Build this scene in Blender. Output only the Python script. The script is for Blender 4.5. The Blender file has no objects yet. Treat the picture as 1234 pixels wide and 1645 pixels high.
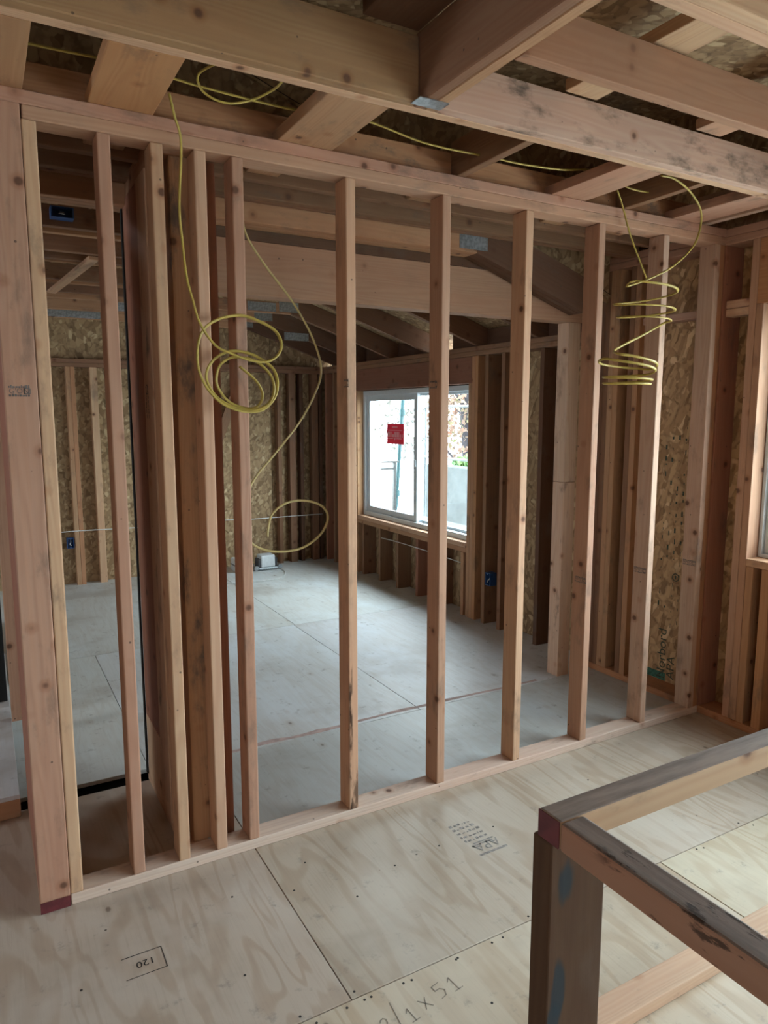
import bpy, bmesh, math, random
from mathutils import Vector, Matrix, noise as mnoise

random.seed(7)
S = bpy.context.scene
COL = S.collection
PI = math.pi

# ------------------------------------------------------------------ camera
cam_d = bpy.data.cameras.new('camera')
cam = bpy.data.objects.new('camera', cam_d)
COL.objects.link(cam)
cam.location = (0, 0, 1.572)
cam.rotation_euler = (math.radians(82.23), 0, math.radians(-29.38))
cam_d.sensor_fit = 'VERTICAL'
cam_d.sensor_height = 24.0
cam_d.lens = 1144.4 / 1645.0 * 24.0
cam_d.clip_start = 0.02
cam_d.clip_end = 200
S.camera = cam

# ------------------------------------------------------------------ world: bright overcast sky
w = bpy.data.worlds.new('overcast_sky')
S.world = w
w.use_nodes = True
bg = w.node_tree.nodes['Background']
bg.inputs[0].default_value = (0.84, 0.935, 1.0, 1)
bg.inputs[1].default_value = 15.0
S.view_settings.view_transform = 'Standard'
S.view_settings.look = 'None'
S.view_settings.gamma = 1.0
S.view_settings.use_curve_mapping = False
S.view_settings.exposure = 0.28
try:
    S.cycles.max_bounces = 8
    S.cycles.diffuse_bounces = 6
    S.cycles.transparent_max_bounces = 12
    S.cycles.sample_clamp_indirect = 6.0
except Exception:
    pass


def portal(name, loc, rot, sx, sy):
    d = bpy.data.lights.new(name, 'AREA')
    d.shape = 'RECTANGLE'
    d.size = sx
    d.size_y = sy
    d.cycles.is_portal = True
    o = bpy.data.objects.new(name, d)
    o.location = loc
    o.rotation_euler = rot
    COL.objects.link(o)
    return o


# window openings (y0, y1, z0, z1) in the right wall, the openings behind the camera and in the left hall
W1 = (4.44, 6.27, 0.585, 1.80)
W2 = (-0.15, 2.117, 0.875, 2.08)
W3 = (-2.30, -0.40, 0.10, 1.80)
BACK = (-2.6, -1.8, 1.1, 2.0)       # opening in the wall behind the camera: x0, x1, z0, z1
HALL = (3.1, 3.8, 0.9, 2.0)         # openings in the left outer wall: y0, y1, z0, z1
HALL2 = (5.9, 6.4, 1.2, 1.9)
for i, (a, b, c, d_) in enumerate((W1, W2, W3)):
    portal('daylight_portal', (3.45, (a + b) / 2, (c + d_) / 2), (0, math.radians(90), 0), d_ - c, b - a)
portal('daylight_portal', ((BACK[0] + BACK[1]) / 2, -3.2, (BACK[2] + BACK[3]) / 2), (math.radians(90), 0, 0), BACK[1] - BACK[0], BACK[3] - BACK[2])
for H_ in (HALL, HALL2):
    portal('daylight_portal', (-3.2, (H_[0] + H_[1]) / 2, (H_[2] + H_[3]) / 2), (0, math.radians(-90), 0), H_[3] - H_[2], H_[1] - H_[0])

# ------------------------------------------------------------------ materials
def new_mat(name):
    m = bpy.data.materials.new(name)
    m.use_nodes = True
    nt = m.node_tree
    b = nt.nodes['Principled BSDF']
    return m, nt, b


def N(nt, kind, **kw):
    n = nt.nodes.new(kind)
    for k, v in kw.items():
        setattr(n, k, v)
    return n


def L(nt, a, b):
    nt.links.new(a, b)


def math_n(nt, op, a, b=None, c=None, clamp=False):
    n = N(nt, 'ShaderNodeMath', operation=op, use_clamp=clamp)
    for i, v in enumerate((a, b, c)):
        if v is None:
            continue
        if isinstance(v, (int, float)):
            n.inputs[i].default_value = v
        else:
            L(nt, v, n.inputs[i])
    return n.outputs[0]


def mixc(nt, fac, a, b, blend='MIX'):
    n = N(nt, 'ShaderNodeMix', data_type='RGBA', blend_type=blend)
    for sock, v in ((n.inputs['Factor'], fac), (n.inputs['A'], a), (n.inputs['B'], b)):
        pass
    fs = [s for s in n.inputs if s.name == 'Factor' and s.type == 'VALUE'][0]
    cs = [s for s in n.inputs if s.type == 'RGBA']
    for sock, v in ((fs, fac), (cs[0], a), (cs[1], b)):
        if isinstance(v, (int, float)):
            sock.default_value = v
        elif isinstance(v, tuple):
            sock.default_value = v if len(v) == 4 else (*v, 1)
        else:
            L(nt, v, sock)
    return [s for s in n.outputs if s.type == 'RGBA'][0]


def smooth(nt, v, lo, hi):
    n = N(nt, 'ShaderNodeMapRange', interpolation_type='SMOOTHSTEP')
    L(nt, v, n.inputs[0])
    n.inputs[1].default_value = lo
    n.inputs[2].default_value = hi
    n.inputs[3].default_value = 0
    n.inputs[4].default_value = 1
    return n.outputs[0]


def scaled(nt, vec, s, off=None):
    n = N(nt, 'ShaderNodeVectorMath', operation='MULTIPLY')
    L(nt, vec, n.inputs[0])
    n.inputs[1].default_value = s
    if off is None:
        return n.outputs[0]
    m = N(nt, 'ShaderNodeVectorMath', operation='ADD')
    L(nt, n.outputs[0], m.inputs[0])
    if isinstance(off, tuple):
        m.inputs[1].default_value = off
    else:
        L(nt, off, m.inputs[1])
    return m.outputs[0]


def noise(nt, vec, scale, detail=2.0, rough=0.5, dist=0.0):
    n = N(nt, 'ShaderNodeTexNoise')
    L(nt, vec, n.inputs['Vector'])
    n.inputs['Scale'].default_value = scale
    n.inputs['Detail'].default_value = detail
    n.inputs['Roughness'].default_value = rough
    n.inputs['Distortion'].default_value = dist
    return n.outputs[0]


def rand_coords(nt, mult=37.0):
    tc = N(nt, 'ShaderNodeTexCoord')
    oi = N(nt, 'ShaderNodeObjectInfo')
    r = math_n(nt, 'MULTIPLY', oi.outputs['Random'], mult)
    cx = N(nt, 'ShaderNodeCombineXYZ')
    for i in range(3):
        L(nt, r, cx.inputs[i])
    a = N(nt, 'ShaderNodeVectorMath', operation='ADD')
    L(nt, tc.outputs['Object'], a.inputs[0])
    L(nt, cx.outputs[0], a.inputs[1])
    return tc.outputs['Object'], a.outputs[0], oi


def bump(nt, b, h, strength=0.2, dist=0.002):
    n = N(nt, 'ShaderNodeBump')
    n.inputs['Strength'].default_value = strength
    n.inputs['Distance'].default_value = dist
    L(nt, h, n.inputs['Height'])
    L(nt, n.outputs[0], b.inputs['Normal'])


def lumber(name, stain=0.35, knots=1.0, extra=None, rough=0.72):
    """Sawn fir: grain along local Z, the object colour gives the tint of each stick."""
    m, nt, b = new_mat(name)
    p, v, oi = rand_coords(nt)
    warp = noise(nt, v, 2.2, 2)
    streak = noise(nt, scaled(nt, v, (70, 70, 1.6)), 1.0, 4, 0.6)
    rings = noise(nt, scaled(nt, v, (11, 11, 0.45)), 1.0, 1.5)
    band = math_n(nt, 'SINE', math_n(nt, 'MULTIPLY', math_n(nt, 'ADD', rings, math_n(nt, 'MULTIPLY', warp, 0.15)), 95.0))
    band = math_n(nt, 'MULTIPLY_ADD', band, 0.5, 0.5)
    vo = N(nt, 'ShaderNodeTexVoronoi', feature='F1')
    L(nt, v, vo.inputs['Vector'])
    vo.inputs['Scale'].default_value = 8.0
    knot = math_n(nt, 'SUBTRACT', 1.0, smooth(nt, vo.outputs['Distance'], 0.06, 0.135))
    ring_k = math_n(nt, 'SUBTRACT', 1.0, smooth(nt, vo.outputs['Distance'], 0.12, 0.24))
    vn = N(nt, 'ShaderNodeTexVoronoi', feature='F1')
    L(nt, v, vn.inputs['Vector'])
    vn.inputs['Scale'].default_value = 13.0
    nail = math_n(nt, 'SUBTRACT', 1.0, smooth(nt, vn.outputs['Distance'], 0.035, 0.06))
    tint = oi.outputs['Color']
    col = mixc(nt, math_n(nt, 'MULTIPLY', band, 0.30), tint, mixc(nt, 1.0, tint, (0.72, 0.56, 0.50), 'MULTIPLY'))
    col = mixc(nt, math_n(nt, 'MULTIPLY', smooth(nt, streak, 0.35, 0.75), 0.35), col, mixc(nt, 1.0, tint, (1.18, 1.12, 1.02), 'MULTIPLY'))
    big = noise(nt, scaled(nt, v, (5, 5, 0.9)), 1.0, 2)
    col = mixc(nt, math_n(nt, 'MULTIPLY', smooth(nt, big, 0.4, 0.75), 0.45), col, mixc(nt, 1.0, tint, (1.0, 0.80, 0.74), 'MULTIPLY'))
    dirt = noise(nt, scaled(nt, v, (9, 9, 4)), 1.0, 6, 0.65)
    col = mixc(nt, math_n(nt, 'MULTIPLY', smooth(nt, dirt, 0.53, 0.72), stain), col, (0.13, 0.095, 0.075))
    col = mixc(nt, math_n(nt, 'MULTIPLY', ring_k, 0.35 * knots), col, mixc(nt, 1.0, tint, (0.65, 0.42, 0.30), 'MULTIPLY'))
    col = mixc(nt, math_n(nt, 'MULTIPLY', knot, 0.75 * knots), col, (0.11, 0.05, 0.03))
    col = mixc(nt, math_n(nt, 'MULTIPLY', nail, 0.7), col, (0.05, 0.035, 0.03))
    if extra:
        col = extra(nt, p, v, col)
    L(nt, col, b.inputs['Base Color'])
    b.inputs['Roughness'].default_value = rough
    b.inputs['Specular IOR Level'].default_value = 0.3
    bump(nt, b, math_n(nt, 'ADD', streak, math_n(nt, 'MULTIPLY', band, 0.4)), 0.25, 0.0015)
    return m


def wane_extra(nt, p, v, col):
    """bark left on one corner of the stick, low down"""
    sx = N(nt, 'ShaderNodeSeparateXYZ')
    L(nt, p, sx.inputs[0])
    n1 = noise(nt, scaled(nt, v, (30, 30, 6)), 1.0, 4, 0.6)
    edge = math_n(nt, 'SUBTRACT', 1.0, smooth(nt, math_n(nt, 'ABSOLUTE', math_n(nt, 'ADD', sx.outputs[0], 0.012)), 0.002, 0.011))
    front = math_n(nt, 'SUBTRACT', 1.0, smooth(nt, sx.outputs[1], -0.044, -0.030))
    low = math_n(nt, 'SUBTRACT', 1.0, smooth(nt, sx.outputs[2], -0.75, -0.30))
    vlow = math_n(nt, 'SUBTRACT', 1.0, smooth(nt, sx.outputs[2], -1.10, -0.85))
    mk = math_n(nt, 'MULTIPLY', math_n(nt, 'MAXIMUM', math_n(nt, 'MULTIPLY', edge, low), math_n(nt, 'MULTIPLY', vlow, 0.75)),
                smooth(nt, n1, 0.44, 0.56))
    return mixc(nt, math_n(nt, 'MULTIPLY', mk, front, None, True), col, (0.05, 0.022, 0.012))


def ellipse(nt, p, c, r):
    s = N(nt, 'ShaderNodeVectorMath', operation='SUBTRACT')
    L(nt, p, s.inputs[0])
    s.inputs[1].default_value = c
    d = scaled(nt, s.outputs[0], tuple(1.0 / q for q in r))
    ln = N(nt, 'ShaderNodeVectorMath', operation='LENGTH')
    L(nt, d, ln.inputs[0])
    return ln.outputs['Value']


def post_extra(nt, p, v, col):
    n1 = noise(nt, scaled(nt, v, (60, 60, 14)), 1.0, 3)
    out = col
    for c, r in (((-0.022, -0.016, 0.455), (0.014, 0.05, 0.035)), ((-0.030, -0.016, 0.30), (0.013, 0.05, 0.045)), ((-0.036, -0.016, 0.255), (0.012, 0.05, 0.03))):
        e = math_n(nt, 'ADD', ellipse(nt, p, c, r), math_n(nt, 'MULTIPLY', math_n(nt, 'SUBTRACT', n1, 0.5), 1.2))
        k = math_n(nt, 'MULTIPLY', math_n(nt, 'SUBTRACT', 1.0, smooth(nt, e, 0.6, 1.1)), 0.85)
        out = mixc(nt, k, out, (0.022, 0.036, 0.046))
    return out


def bark_extra(nt, p, v, col):
    sx = N(nt, 'ShaderNodeSeparateXYZ')
    L(nt, p, sx.inputs[0])
    n1 = noise(nt, scaled(nt, v, (55, 55, 16)), 1.0, 5, 0.65)
    n2 = noise(nt, scaled(nt, v, (6, 6, 5)), 1.0, 2)
    mk = math_n(nt, 'MULTIPLY', smooth(nt, n1, 0.55, 0.62), smooth(nt, n2, 0.50, 0.66))
    return mixc(nt, math_n(nt, 'MULTIPLY', mk, 0.85), col, (0.04, 0.022, 0.014))


M = {}
M['lumber'] = lumber('fir_lumber', stain=0.55, knots=1.2)
M['dirty'] = lumber('weathered_fir', stain=1.0, knots=1.2)
M['clean'] = lumber('clean_fir', stain=0.12, knots=0.6)
M['wane'] = lumber('fir_with_bark_edge', extra=wane_extra)
M['post'] = lumber('stained_fir_post', stain=0.3, extra=post_extra, rough=0.92)
def own_tint(base, tintcol):
    def ex(nt, p, v, col):
        n1 = noise(nt, scaled(nt, v, (40, 40, 5)), 1.0, 5, 0.65)
        c = mixc(nt, smooth(nt, n1, 0.3, 0.7), tuple(x * 0.7 for x in tintcol), tuple(x * 1.25 for x in tintcol))
        return base(nt, p, v, c) if base else c
    return ex
M['grey_top'] = lumber('weathered_rail_top', extra=own_tint(None, (0.34, 0.275, 0.24)))
M['grey_bark'] = lumber('weathered_rail_top_with_bark', extra=own_tint(bark_extra, (0.26, 0.20, 0.17)))
M['bark'] = lumber('fir_rail_with_bark', stain=0.5, extra=bark_extra)


def osb(name, bright=1.0):
    m, nt, b = new_mat(name)
    p, v, oi = rand_coords(nt, 11.0)
    out = None
    hsum = None
    for k, (ang, axis) in enumerate(((0.35, 'Z'), (-0.9, 'Y'), (1.25, 'X'))):
        rt = N(nt, 'ShaderNodeVectorRotate', rotation_type='EULER_XYZ')
        L(nt, v, rt.inputs['Vector'])
        rt.inputs['Rotation'].default_value = (ang, ang * 0.7 + 0.3, ang * 1.3)
        vo = N(nt, 'ShaderNodeTexVoronoi', feature='F1')
        wob = N(nt, 'ShaderNodeVectorMath', operation='ADD')
        L(nt, scaled(nt, rt.outputs[0], (9, 42, 30)), wob.inputs[0])
        nz = N(nt, 'ShaderNodeTexNoise')
        L(nt, v, nz.inputs['Vector'])
        nz.inputs['Scale'].default_value = 14.0
        L(nt, scaled(nt, nz.outputs['Color'], (1.2, 1.2, 1.2)), wob.inputs[1])
        L(nt, wob.outputs[0], vo.inputs['Vector'])
        vo.inputs['Scale'].default_value = 1.0
        sep = N(nt, 'ShaderNodeSeparateColor')
        L(nt, vo.outputs['Color'], sep.inputs[0])
        ramp = N(nt, 'ShaderNodeValToRGB')
        L(nt, sep.outputs[0], ramp.inputs[0])
        e = ramp.color_ramp.elements
        e[0].position = 0.0
        e[0].color = (0.19 * bright, 0.115 * bright, 0.055 * bright, 1)
        e[1].position = 1.0
        e[1].color = (0.56 * bright, 0.42 * bright, 0.25 * bright, 1)
        for pos, c in ((0.2, (0.28, 0.175, 0.09)), (0.5, (0.36, 0.235, 0.125)), (0.85, (0.42, 0.285, 0.155))):
            q = e.new(pos)
            q.color = tuple(x * bright for x in c) + (1,)
        dark = math_n(nt, 'SUBTRACT', 1.0, smooth(nt, vo.outputs['Distance'], 0.5, 0.85))
        c2 = mixc(nt, math_n(nt, 'MULTIPLY', math_n(nt, 'SUBTRACT', 1.0, dark), 0.45), ramp.outputs[0], (0.14 * bright, 0.085 * bright, 0.045 * bright))
        if out is None:
            out = c2
            hsum = sep.outputs[1]
        else:
            sel = smooth(nt, noise(nt, scaled(nt, v, (9, 9, 9), (k * 3.1, 1.7 * k, 0.4)), 1.0, 2), 0.47, 0.53)
            out = mixc(nt, sel, out, c2)
            hsum = math_n(nt, 'ADD', hsum, math_n(nt, 'MULTIPLY', sep.outputs[1], sel))
    L(nt, out, b.inputs['Base Color'])
    b.inputs['Roughness'].default_value = 0.7
    b.inputs['Specular IOR Level'].default_value = 0.3
    bump(nt, b, hsum, 0.35, 0.002)
    return m


M['osb'] = osb('oriented_strand_board')
M['osb_pale'] = osb('pale_stamped_strand_board', 1.45)


def plywood(name, grain=0.5, wear=0.6):
    """sheathing plywood, grain along local Y, object colour gives the veneer tone"""
    m, nt, b = new_mat(name)
    p, v, oi = rand_coords(nt, 23.0)
    tint = oi.outputs['Color']
    warp = noise(nt, scaled(nt, v, (3.0, 1.0, 1.0)), 1.0, 2)
    rings = noise(nt, scaled(nt, v, (5.0, 0.85, 1.0)), 1.0, 2.0, 0.55, 0.5)
    fine = noise(nt, scaled(nt, v, (120, 6, 1)), 1.0, 4, 0.6)
    band = math_n(nt, 'MULTIPLY_ADD', math_n(nt, 'SINE', math_n(nt, 'MULTIPLY', rings, 52.0)), 0.5, 0.5)
    col = mixc(nt, math_n(nt, 'MULTIPLY', smooth(nt, band, 0.45, 1.0), grain), tint, mixc(nt, 1.0, tint, (0.74, 0.62, 0.52), 'MULTIPLY'))
    col = mixc(nt, math_n(nt, 'MULTIPLY', smooth(nt, fine, 0.45, 0.7), 0.22), col, mixc(nt, 1.0, tint, (0.66, 0.60, 0.56), 'MULTIPLY'))
    patch = noise(nt, scaled(nt, v, (2.2, 1.4, 1)), 1.0, 4, 0.6)
    col = mixc(nt, math_n(nt, 'MULTIPLY', smooth(nt, patch, 0.45, 0.70), 0.55), col, mixc(nt, 1.0, tint, (1.18, 1.26, 1.36), 'MULTIPLY'))
    vo = N(nt, 'ShaderNodeTexVoronoi', feature='F1')
    L(nt, scaled(nt, v, (5.5, 3.2, 0.0)), vo.inputs['Vector'])
    vo.inputs['Scale'].default_value = 1.0
    kn = math_n(nt, 'SUBTRACT', 1.0, smooth(nt, vo.outputs['Distance'], 0.025, 0.06))
    kr = math_n(nt, 'SUBTRACT', 1.0, smooth(nt, vo.outputs['Distance'], 0.05, 0.16))
    col = mixc(nt, math_n(nt, 'MULTIPLY', kr, 0.25), col, (0.30, 0.20, 0.13))
    col = mixc(nt, math_n(nt, 'MULTIPLY', kn, 0.7), col, (0.12, 0.075, 0.05))
    scuff = noise(nt, scaled(nt, v, (16, 16, 1)), 1.0, 7, 0.7)
    col = mixc(nt, math_n(nt, 'MULTIPLY', smooth(nt, scuff, 0.57, 0.76), wear), col, (0.19, 0.165, 0.15))
    dirt = noise(nt, scaled(nt, v, (1.6, 1.9, 1)), 1.0, 5, 0.62)
    col = mixc(nt, math_n(nt, 'MULTIPLY', smooth(nt, dirt, 0.50, 0.72), 0.42), col, (0.27, 0.215, 0.165))
    vd = N(nt, 'ShaderNodeTexVoronoi', feature='F1')
    L(nt, scaled(nt, v, (6.5, 6.5, 0.0)), vd.inputs['Vector'])
    vd.inputs['Scale'].default_value = 1.0
    dots = math_n(nt, 'SUBTRACT', 1.0, smooth(nt, vd.outputs['Distance'], 0.018, 0.032))
    col = mixc(nt, math_n(nt, 'MULTIPLY', dots, 0.85), col, (0.06, 0.045, 0.04))
    L(nt, col, b.inputs['Base Color'])
    rg = math_n(nt, 'MULTIPLY_ADD', patch, 0.25, 0.40)
    L(nt, rg, b.inputs['Roughness'])
    b.inputs['Specular IOR Level'].default_value = 0.45
    bump(nt, b, math_n(nt, 'ADD', fine, band), 0.12, 0.001)
    return m


M['ply'] = plywood('floor_plywood')
M['ply_grey'] = plywood('grey_floor_plywood', 0.16, 0.75)


def plain(name, col, rough=0.5, metal=0.0, spec=0.5, var=0.12, scale=40):
    m, nt, b = new_mat(name)
    tc = N(nt, 'ShaderNodeTexCoord')
    n1 = noise(nt, tc.outputs['Object'], scale, 3)
    c = mixc(nt, smooth(nt, n1, 0.3, 0.7), tuple(x * (1 - var) for x in col), tuple(min(1, x * (1 + var)) for x in col))
    L(nt, c, b.inputs['Base Color'])
    b.inputs['Roughness'].default_value = rough
    b.inputs['Metallic'].default_value = metal
    b.inputs['Specular IOR Level'].default_value = spec
    return m


M['galv'] = plain('galvanised_steel', (0.42, 0.45, 0.47), 0.38, 0.9, var=0.25, scale=60)
M['cable'] = plain('yellow_cable_jacket', (0.42, 0.31, 0.065), 0.45, var=0.08)
M['cable_pale'] = plain('cream_cable_jacket', (0.50, 0.40, 0.17), 0.45, var=0.08)
M['wire'] = plain('white_wire_jacket', (0.62, 0.62, 0.6), 0.5)
M['vinyl'] = plain('white_vinyl', (0.62, 0.68, 0.72), 0.35, var=0.03)
M['blue'] = plain('blue_plastic', (0.02, 0.07, 0.20), 0.45)
M['ink'] = plain('black_ink', (0.03, 0.026, 0.025), 0.8)
M['faint'] = plain('faded_ink', (0.135, 0.12, 0.115), 0.8, var=0.4, scale=90)
M['floorink'] = plain('worn_floor_ink', (0.27, 0.25, 0.235), 0.8, var=0.4, scale=70)
M['greenink'] = plain('dark_green_ink', (0.055, 0.075, 0.05), 0.8, var=0.4, scale=80)
M['greenpaint'] = plain('green_edge_paint', (0.05, 0.16, 0.11), 0.7, var=0.3, scale=60)
M['pencil'] = plain('pencil_line', (0.24, 0.205, 0.17), 0.8)
M['red_end'] = plain('dark_red_end_seal', (0.115, 0.018, 0.022), 0.6, var=0.25, scale=30)
M['pinkstain'] = plain('pink_chalk', (0.46, 0.33, 0.30), 0.85, var=0.2, scale=20)
M['black'] = plain('matt_black', (0.012, 0.011, 0.011), 0.9)  # plain black, also on the gap strip and the added light-blocking sheets
def sticker_mat(name, refl, trans):
    m, nt, b = new_mat(name)
    tc = N(nt, 'ShaderNodeTexCoord')
    n1 = noise(nt, tc.outputs['Object'], 20, 2)
    L(nt, mixc(nt, n1, refl, tuple(x * 0.8 for x in refl)), b.inputs['Base Color'])
    t = N(nt, 'ShaderNodeBsdfTranslucent')
    t.inputs[0].default_value = (*trans, 1)
    ad = N(nt, 'ShaderNodeAddShader')
    L(nt, b.outputs[0], ad.inputs[0])
    L(nt, t.outputs[0], ad.inputs[1])
    L(nt, ad.outputs[0], nt.nodes['Material Output'].inputs[0])
    return m
M['red'] = sticker_mat('red_sticker_film', (0.40, 0.03, 0.06), (0.15, 0.010, 0.028))
M['white_film'] = sticker_mat('white_sticker_print', (0.55, 0.45, 0.48), (0.14, 0.085, 0.095))
M['white'] = plain('white_print', (0.66, 0.55, 0.58), 0.5, var=0.03)
M['teal'] = plain('teal_steel', (0.002, 0.042, 0.050), 0.45)
M['scaff'] = plain('pale_steel_tube', (0.075, 0.09, 0.10), 0.4)
M['darksteel'] = plain('dark_steel', (0.010, 0.013, 0.014), 0.5)
M['conc'] = plain('grey_concrete', (0.045, 0.050, 0.050), 0.9, var=0.2, scale=3)
M['plank'] = plain('pale_plank', (0.045, 0.053, 0.056), 0.8, var=0.2, scale=6)
M['ground'] = plain('gravel_ground', (0.52, 0.52, 0.50), 0.95, var=0.3, scale=4)
M['bark_tree'] = plain('tree_bark', (0.035, 0.03, 0.035), 0.9, var=0.3)
M['pale_bark'] = plain('pale_bark', (0.20, 0.19, 0.18), 0.9)
M['tool_white'] = plain('white_tool_shell', (0.66, 0.70, 0.72), 0.4, var=0.05)
M['tool_dark'] = plain('dark_tool_plastic', (0.05, 0.05, 0.055), 0.5)
M['render_wall'] = plain('white_render', (0.16, 0.18, 0.18), 0.9, var=0.05, scale=2)


def leaf_mat(name, cols):
    m, nt, b = new_mat(name)
    tc = N(nt, 'ShaderNodeTexCoord')
    n1 = noise(nt, tc.outputs['Object'], 3.2, 3, 0.6)
    r = N(nt, 'ShaderNodeValToRGB')
    L(nt, n1, r.inputs[0])
    e = r.color_ramp.elements
    e[0].position, e[1].position = 0.3, 0.7
    e[0].color, e[1].color = (*cols[0], 1), (*cols[1], 1)
    if len(cols) > 2:
        q = e.new(0.5)
        q.color = (*cols[2], 1)
    L(nt, r.outputs[0], b.inputs['Base Color'])
    b.inputs['Roughness'].default_value = 0.8
    return m


M['leaf_orange'] = leaf_mat('autumn_leaves', [(0.19, 0.075, 0.04), (0.13, 0.145, 0.045), (0.17, 0.11, 0.085)])
M['leaf_grey'] = leaf_mat('grey_leaves', [(0.12, 0.12, 0.128), (0.15, 0.13, 0.11)])
M['leaf_green'] = leaf_mat('green_leaves', [(0.06, 0.17, 0.07), (0.14, 0.21, 0.055)])
M['leaf_pale'] = leaf_mat('pale_leaves', [(0.10, 0.10, 0.095), (0.14, 0.125, 0.10)])


def glass_mat():
    m = bpy.data.materials.new('window_glass')
    m.use_nodes = True
    nt = m.node_tree
    nt.nodes.clear()
    out = N(nt, 'ShaderNodeOutputMaterial')
    tr = N(nt, 'ShaderNodeBsdfTransparent')
    tr.inputs[0].default_value = (0.93, 0.97, 0.97, 1)
    gl = N(nt, 'ShaderNodeBsdfGlossy')
    gl.inputs['Roughness'].default_value = 0.02
    lw = N(nt, 'ShaderNodeLayerWeight')
    lw.inputs[0].default_value = 0.5
    fr = math_n(nt, 'MULTIPLY_ADD', math_n(nt, 'POWER', lw.outputs['Facing'], 5.0), 0.75, 0.04)
    mx = N(nt, 'ShaderNodeMixShader')
    L(nt, fr, mx.inputs[0])
    L(nt, tr.outputs[0], mx.inputs[1])
    L(nt, gl.outputs[0], mx.inputs[2])
    L(nt, mx.outputs[0], out.inputs[0])
    return m


M['glass'] = glass_mat()


# ------------------------------------------------------------------ helpers
def link(o, parent=None):
    COL.objects.link(o)
    if parent is not None:
        o.parent = parent
        o.location = Vector(o.location) - Vector(parent_world(parent))
    return o


def parent_world(p):
    v = Vector(p.location)
    while p.parent is not None:
        p = p.parent
        v = v + Vector(p.location)
    return v


def tag(o, label, cat, group=None):
    o['label'] = label
    o['category'] = cat
    if group:
        o['group'] = group
    return o


def root(name, loc=(0, 0, 0), kind=None):
    o = bpy.data.objects.new(name, None)
    o.empty_display_size = 0.1
    o.location = loc
    COL.objects.link(o)
    if kind:
        o['kind'] = kind
    return o


CACHE = {}


def box_mesh(a, b, c, bev, key='m', mat=None):
    """box a x b x c (length c along local Z), centred, eased edges"""
    k = (round(a, 4), round(b, 4), round(c, 4), round(bev, 4), mat.name if mat else None)
    if k in CACHE:
        return CACHE[k]
    bm = bmesh.new()
    bmesh.ops.create_cube(bm, size=1.0)
    for v in bm.verts:
        v.co = Vector((v.co.x * a, v.co.y * b, v.co.z * c))
    if bev > 0:
        bmesh.ops.bevel(bm, geom=list(bm.edges), offset=bev, segments=1 if c > 2.6 or c < 0.3 else 2, affect='EDGES', profile=0.5)
    me = bpy.data.meshes.new(key)
    bm.to_mesh(me)
    bm.free()
    if mat:
        me.materials.append(mat)
    CACHE[k] = me
    return me


TINTS = {
    'tan': (0.44, 0.255, 0.145), 'pink': (0.455, 0.268, 0.182), 'cream': (0.56, 0.365, 0.235), 'red': (0.33, 0.145, 0.09),
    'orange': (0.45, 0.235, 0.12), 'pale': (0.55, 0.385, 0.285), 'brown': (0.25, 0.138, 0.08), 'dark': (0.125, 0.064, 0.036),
    'grey': (0.36, 0.30, 0.26)}


def jit(c, a=0.06):
    k = 1 + random.uniform(-a, a)
    return (min(1, c[0] * k), min(1, c[1] * k * (1 + random.uniform(-a, a) * 0.5)), min(1, c[2] * k * (1 + random.uniform(-a, a) * 0.5)), 1)


def board(name, x0, x1, y0, y1, z0, z1, parent=None, tint='tan', mat='lumber', axis=None, bev=0.003, twist=0.0):
    dx, dy, dz = x1 - x0, y1 - y0, z1 - z0
    if axis is None:
        axis = 'XYZ'[[dx, dy, dz].index(max(dx, dy, dz))]
    mt = M[mat]
    bev = min(bev, 0.3 * min(dx, dy, dz))
    if axis == 'Z':
        me, rot = box_mesh(dx, dy, dz, bev, 'board', mt), (0, 0, 0)
    elif axis == 'X':
        me, rot = box_mesh(dz, dy, dx, bev, 'board', mt), (0, PI / 2, 0)
    else:
        me, rot = box_mesh(dx, dz, dy, bev, 'board', mt), (-PI / 2, 0, 0)
    o = bpy.data.objects.new(name, me)
    o.location = ((x0 + x1) / 2, (y0 + y1) / 2, (z0 + z1) / 2)
    o.rotation_euler = (rot[0], rot[1], rot[2] + twist)
    o.color = jit(TINTS[tint]) if isinstance(tint, str) else (*tint, 1)
    return link(o, parent)


def stick(name, p0, p1, wdt, hgt, parent=None, tint='tan', mat='lumber', bev=0.003):
    """board between two points; wdt is its horizontal thickness, hgt its depth"""
    a, b = Vector(p0), Vector(p1)
    d = b - a
    me = box_mesh(hgt, wdt, d.length, bev, 'board', M[mat])
    o = bpy.data.objects.new(name, me)
    zc = d.normalized()
    up = Vector((0, 0, 1))
    yc = zc.cross(up)
    if yc.length < 1e-4:
        yc = Vector((0, 1, 0))
    yc.normalize()
    xc = yc.cross(zc)
    o.matrix_world = Matrix.Translation((a + b) / 2) @ Matrix((xc, yc, zc)).transposed().to_4x4()
    o.color = jit(TINTS[tint]) if isinstance(tint, str) else (*tint, 1)
    return link(o, parent)


def mesh_obj(name, bm, mat, parent=None, loc=(0, 0, 0), smoothshade=False, color=None):
    me = bpy.data.meshes.new(name)
    bm.to_mesh(me)
    bm.free()
    for m_ in (mat if isinstance(mat, (list, tuple)) else [mat]):
        me.materials.append(M[m_] if isinstance(m_, str) else m_)
    if smoothshade:
        for p in me.polygons:
            p.use_smooth = True
    o = bpy.data.objects.new(name, me)
    o.location = loc
    if color:
        o.color = (*color, 1)
    return link(o, parent)


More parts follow.
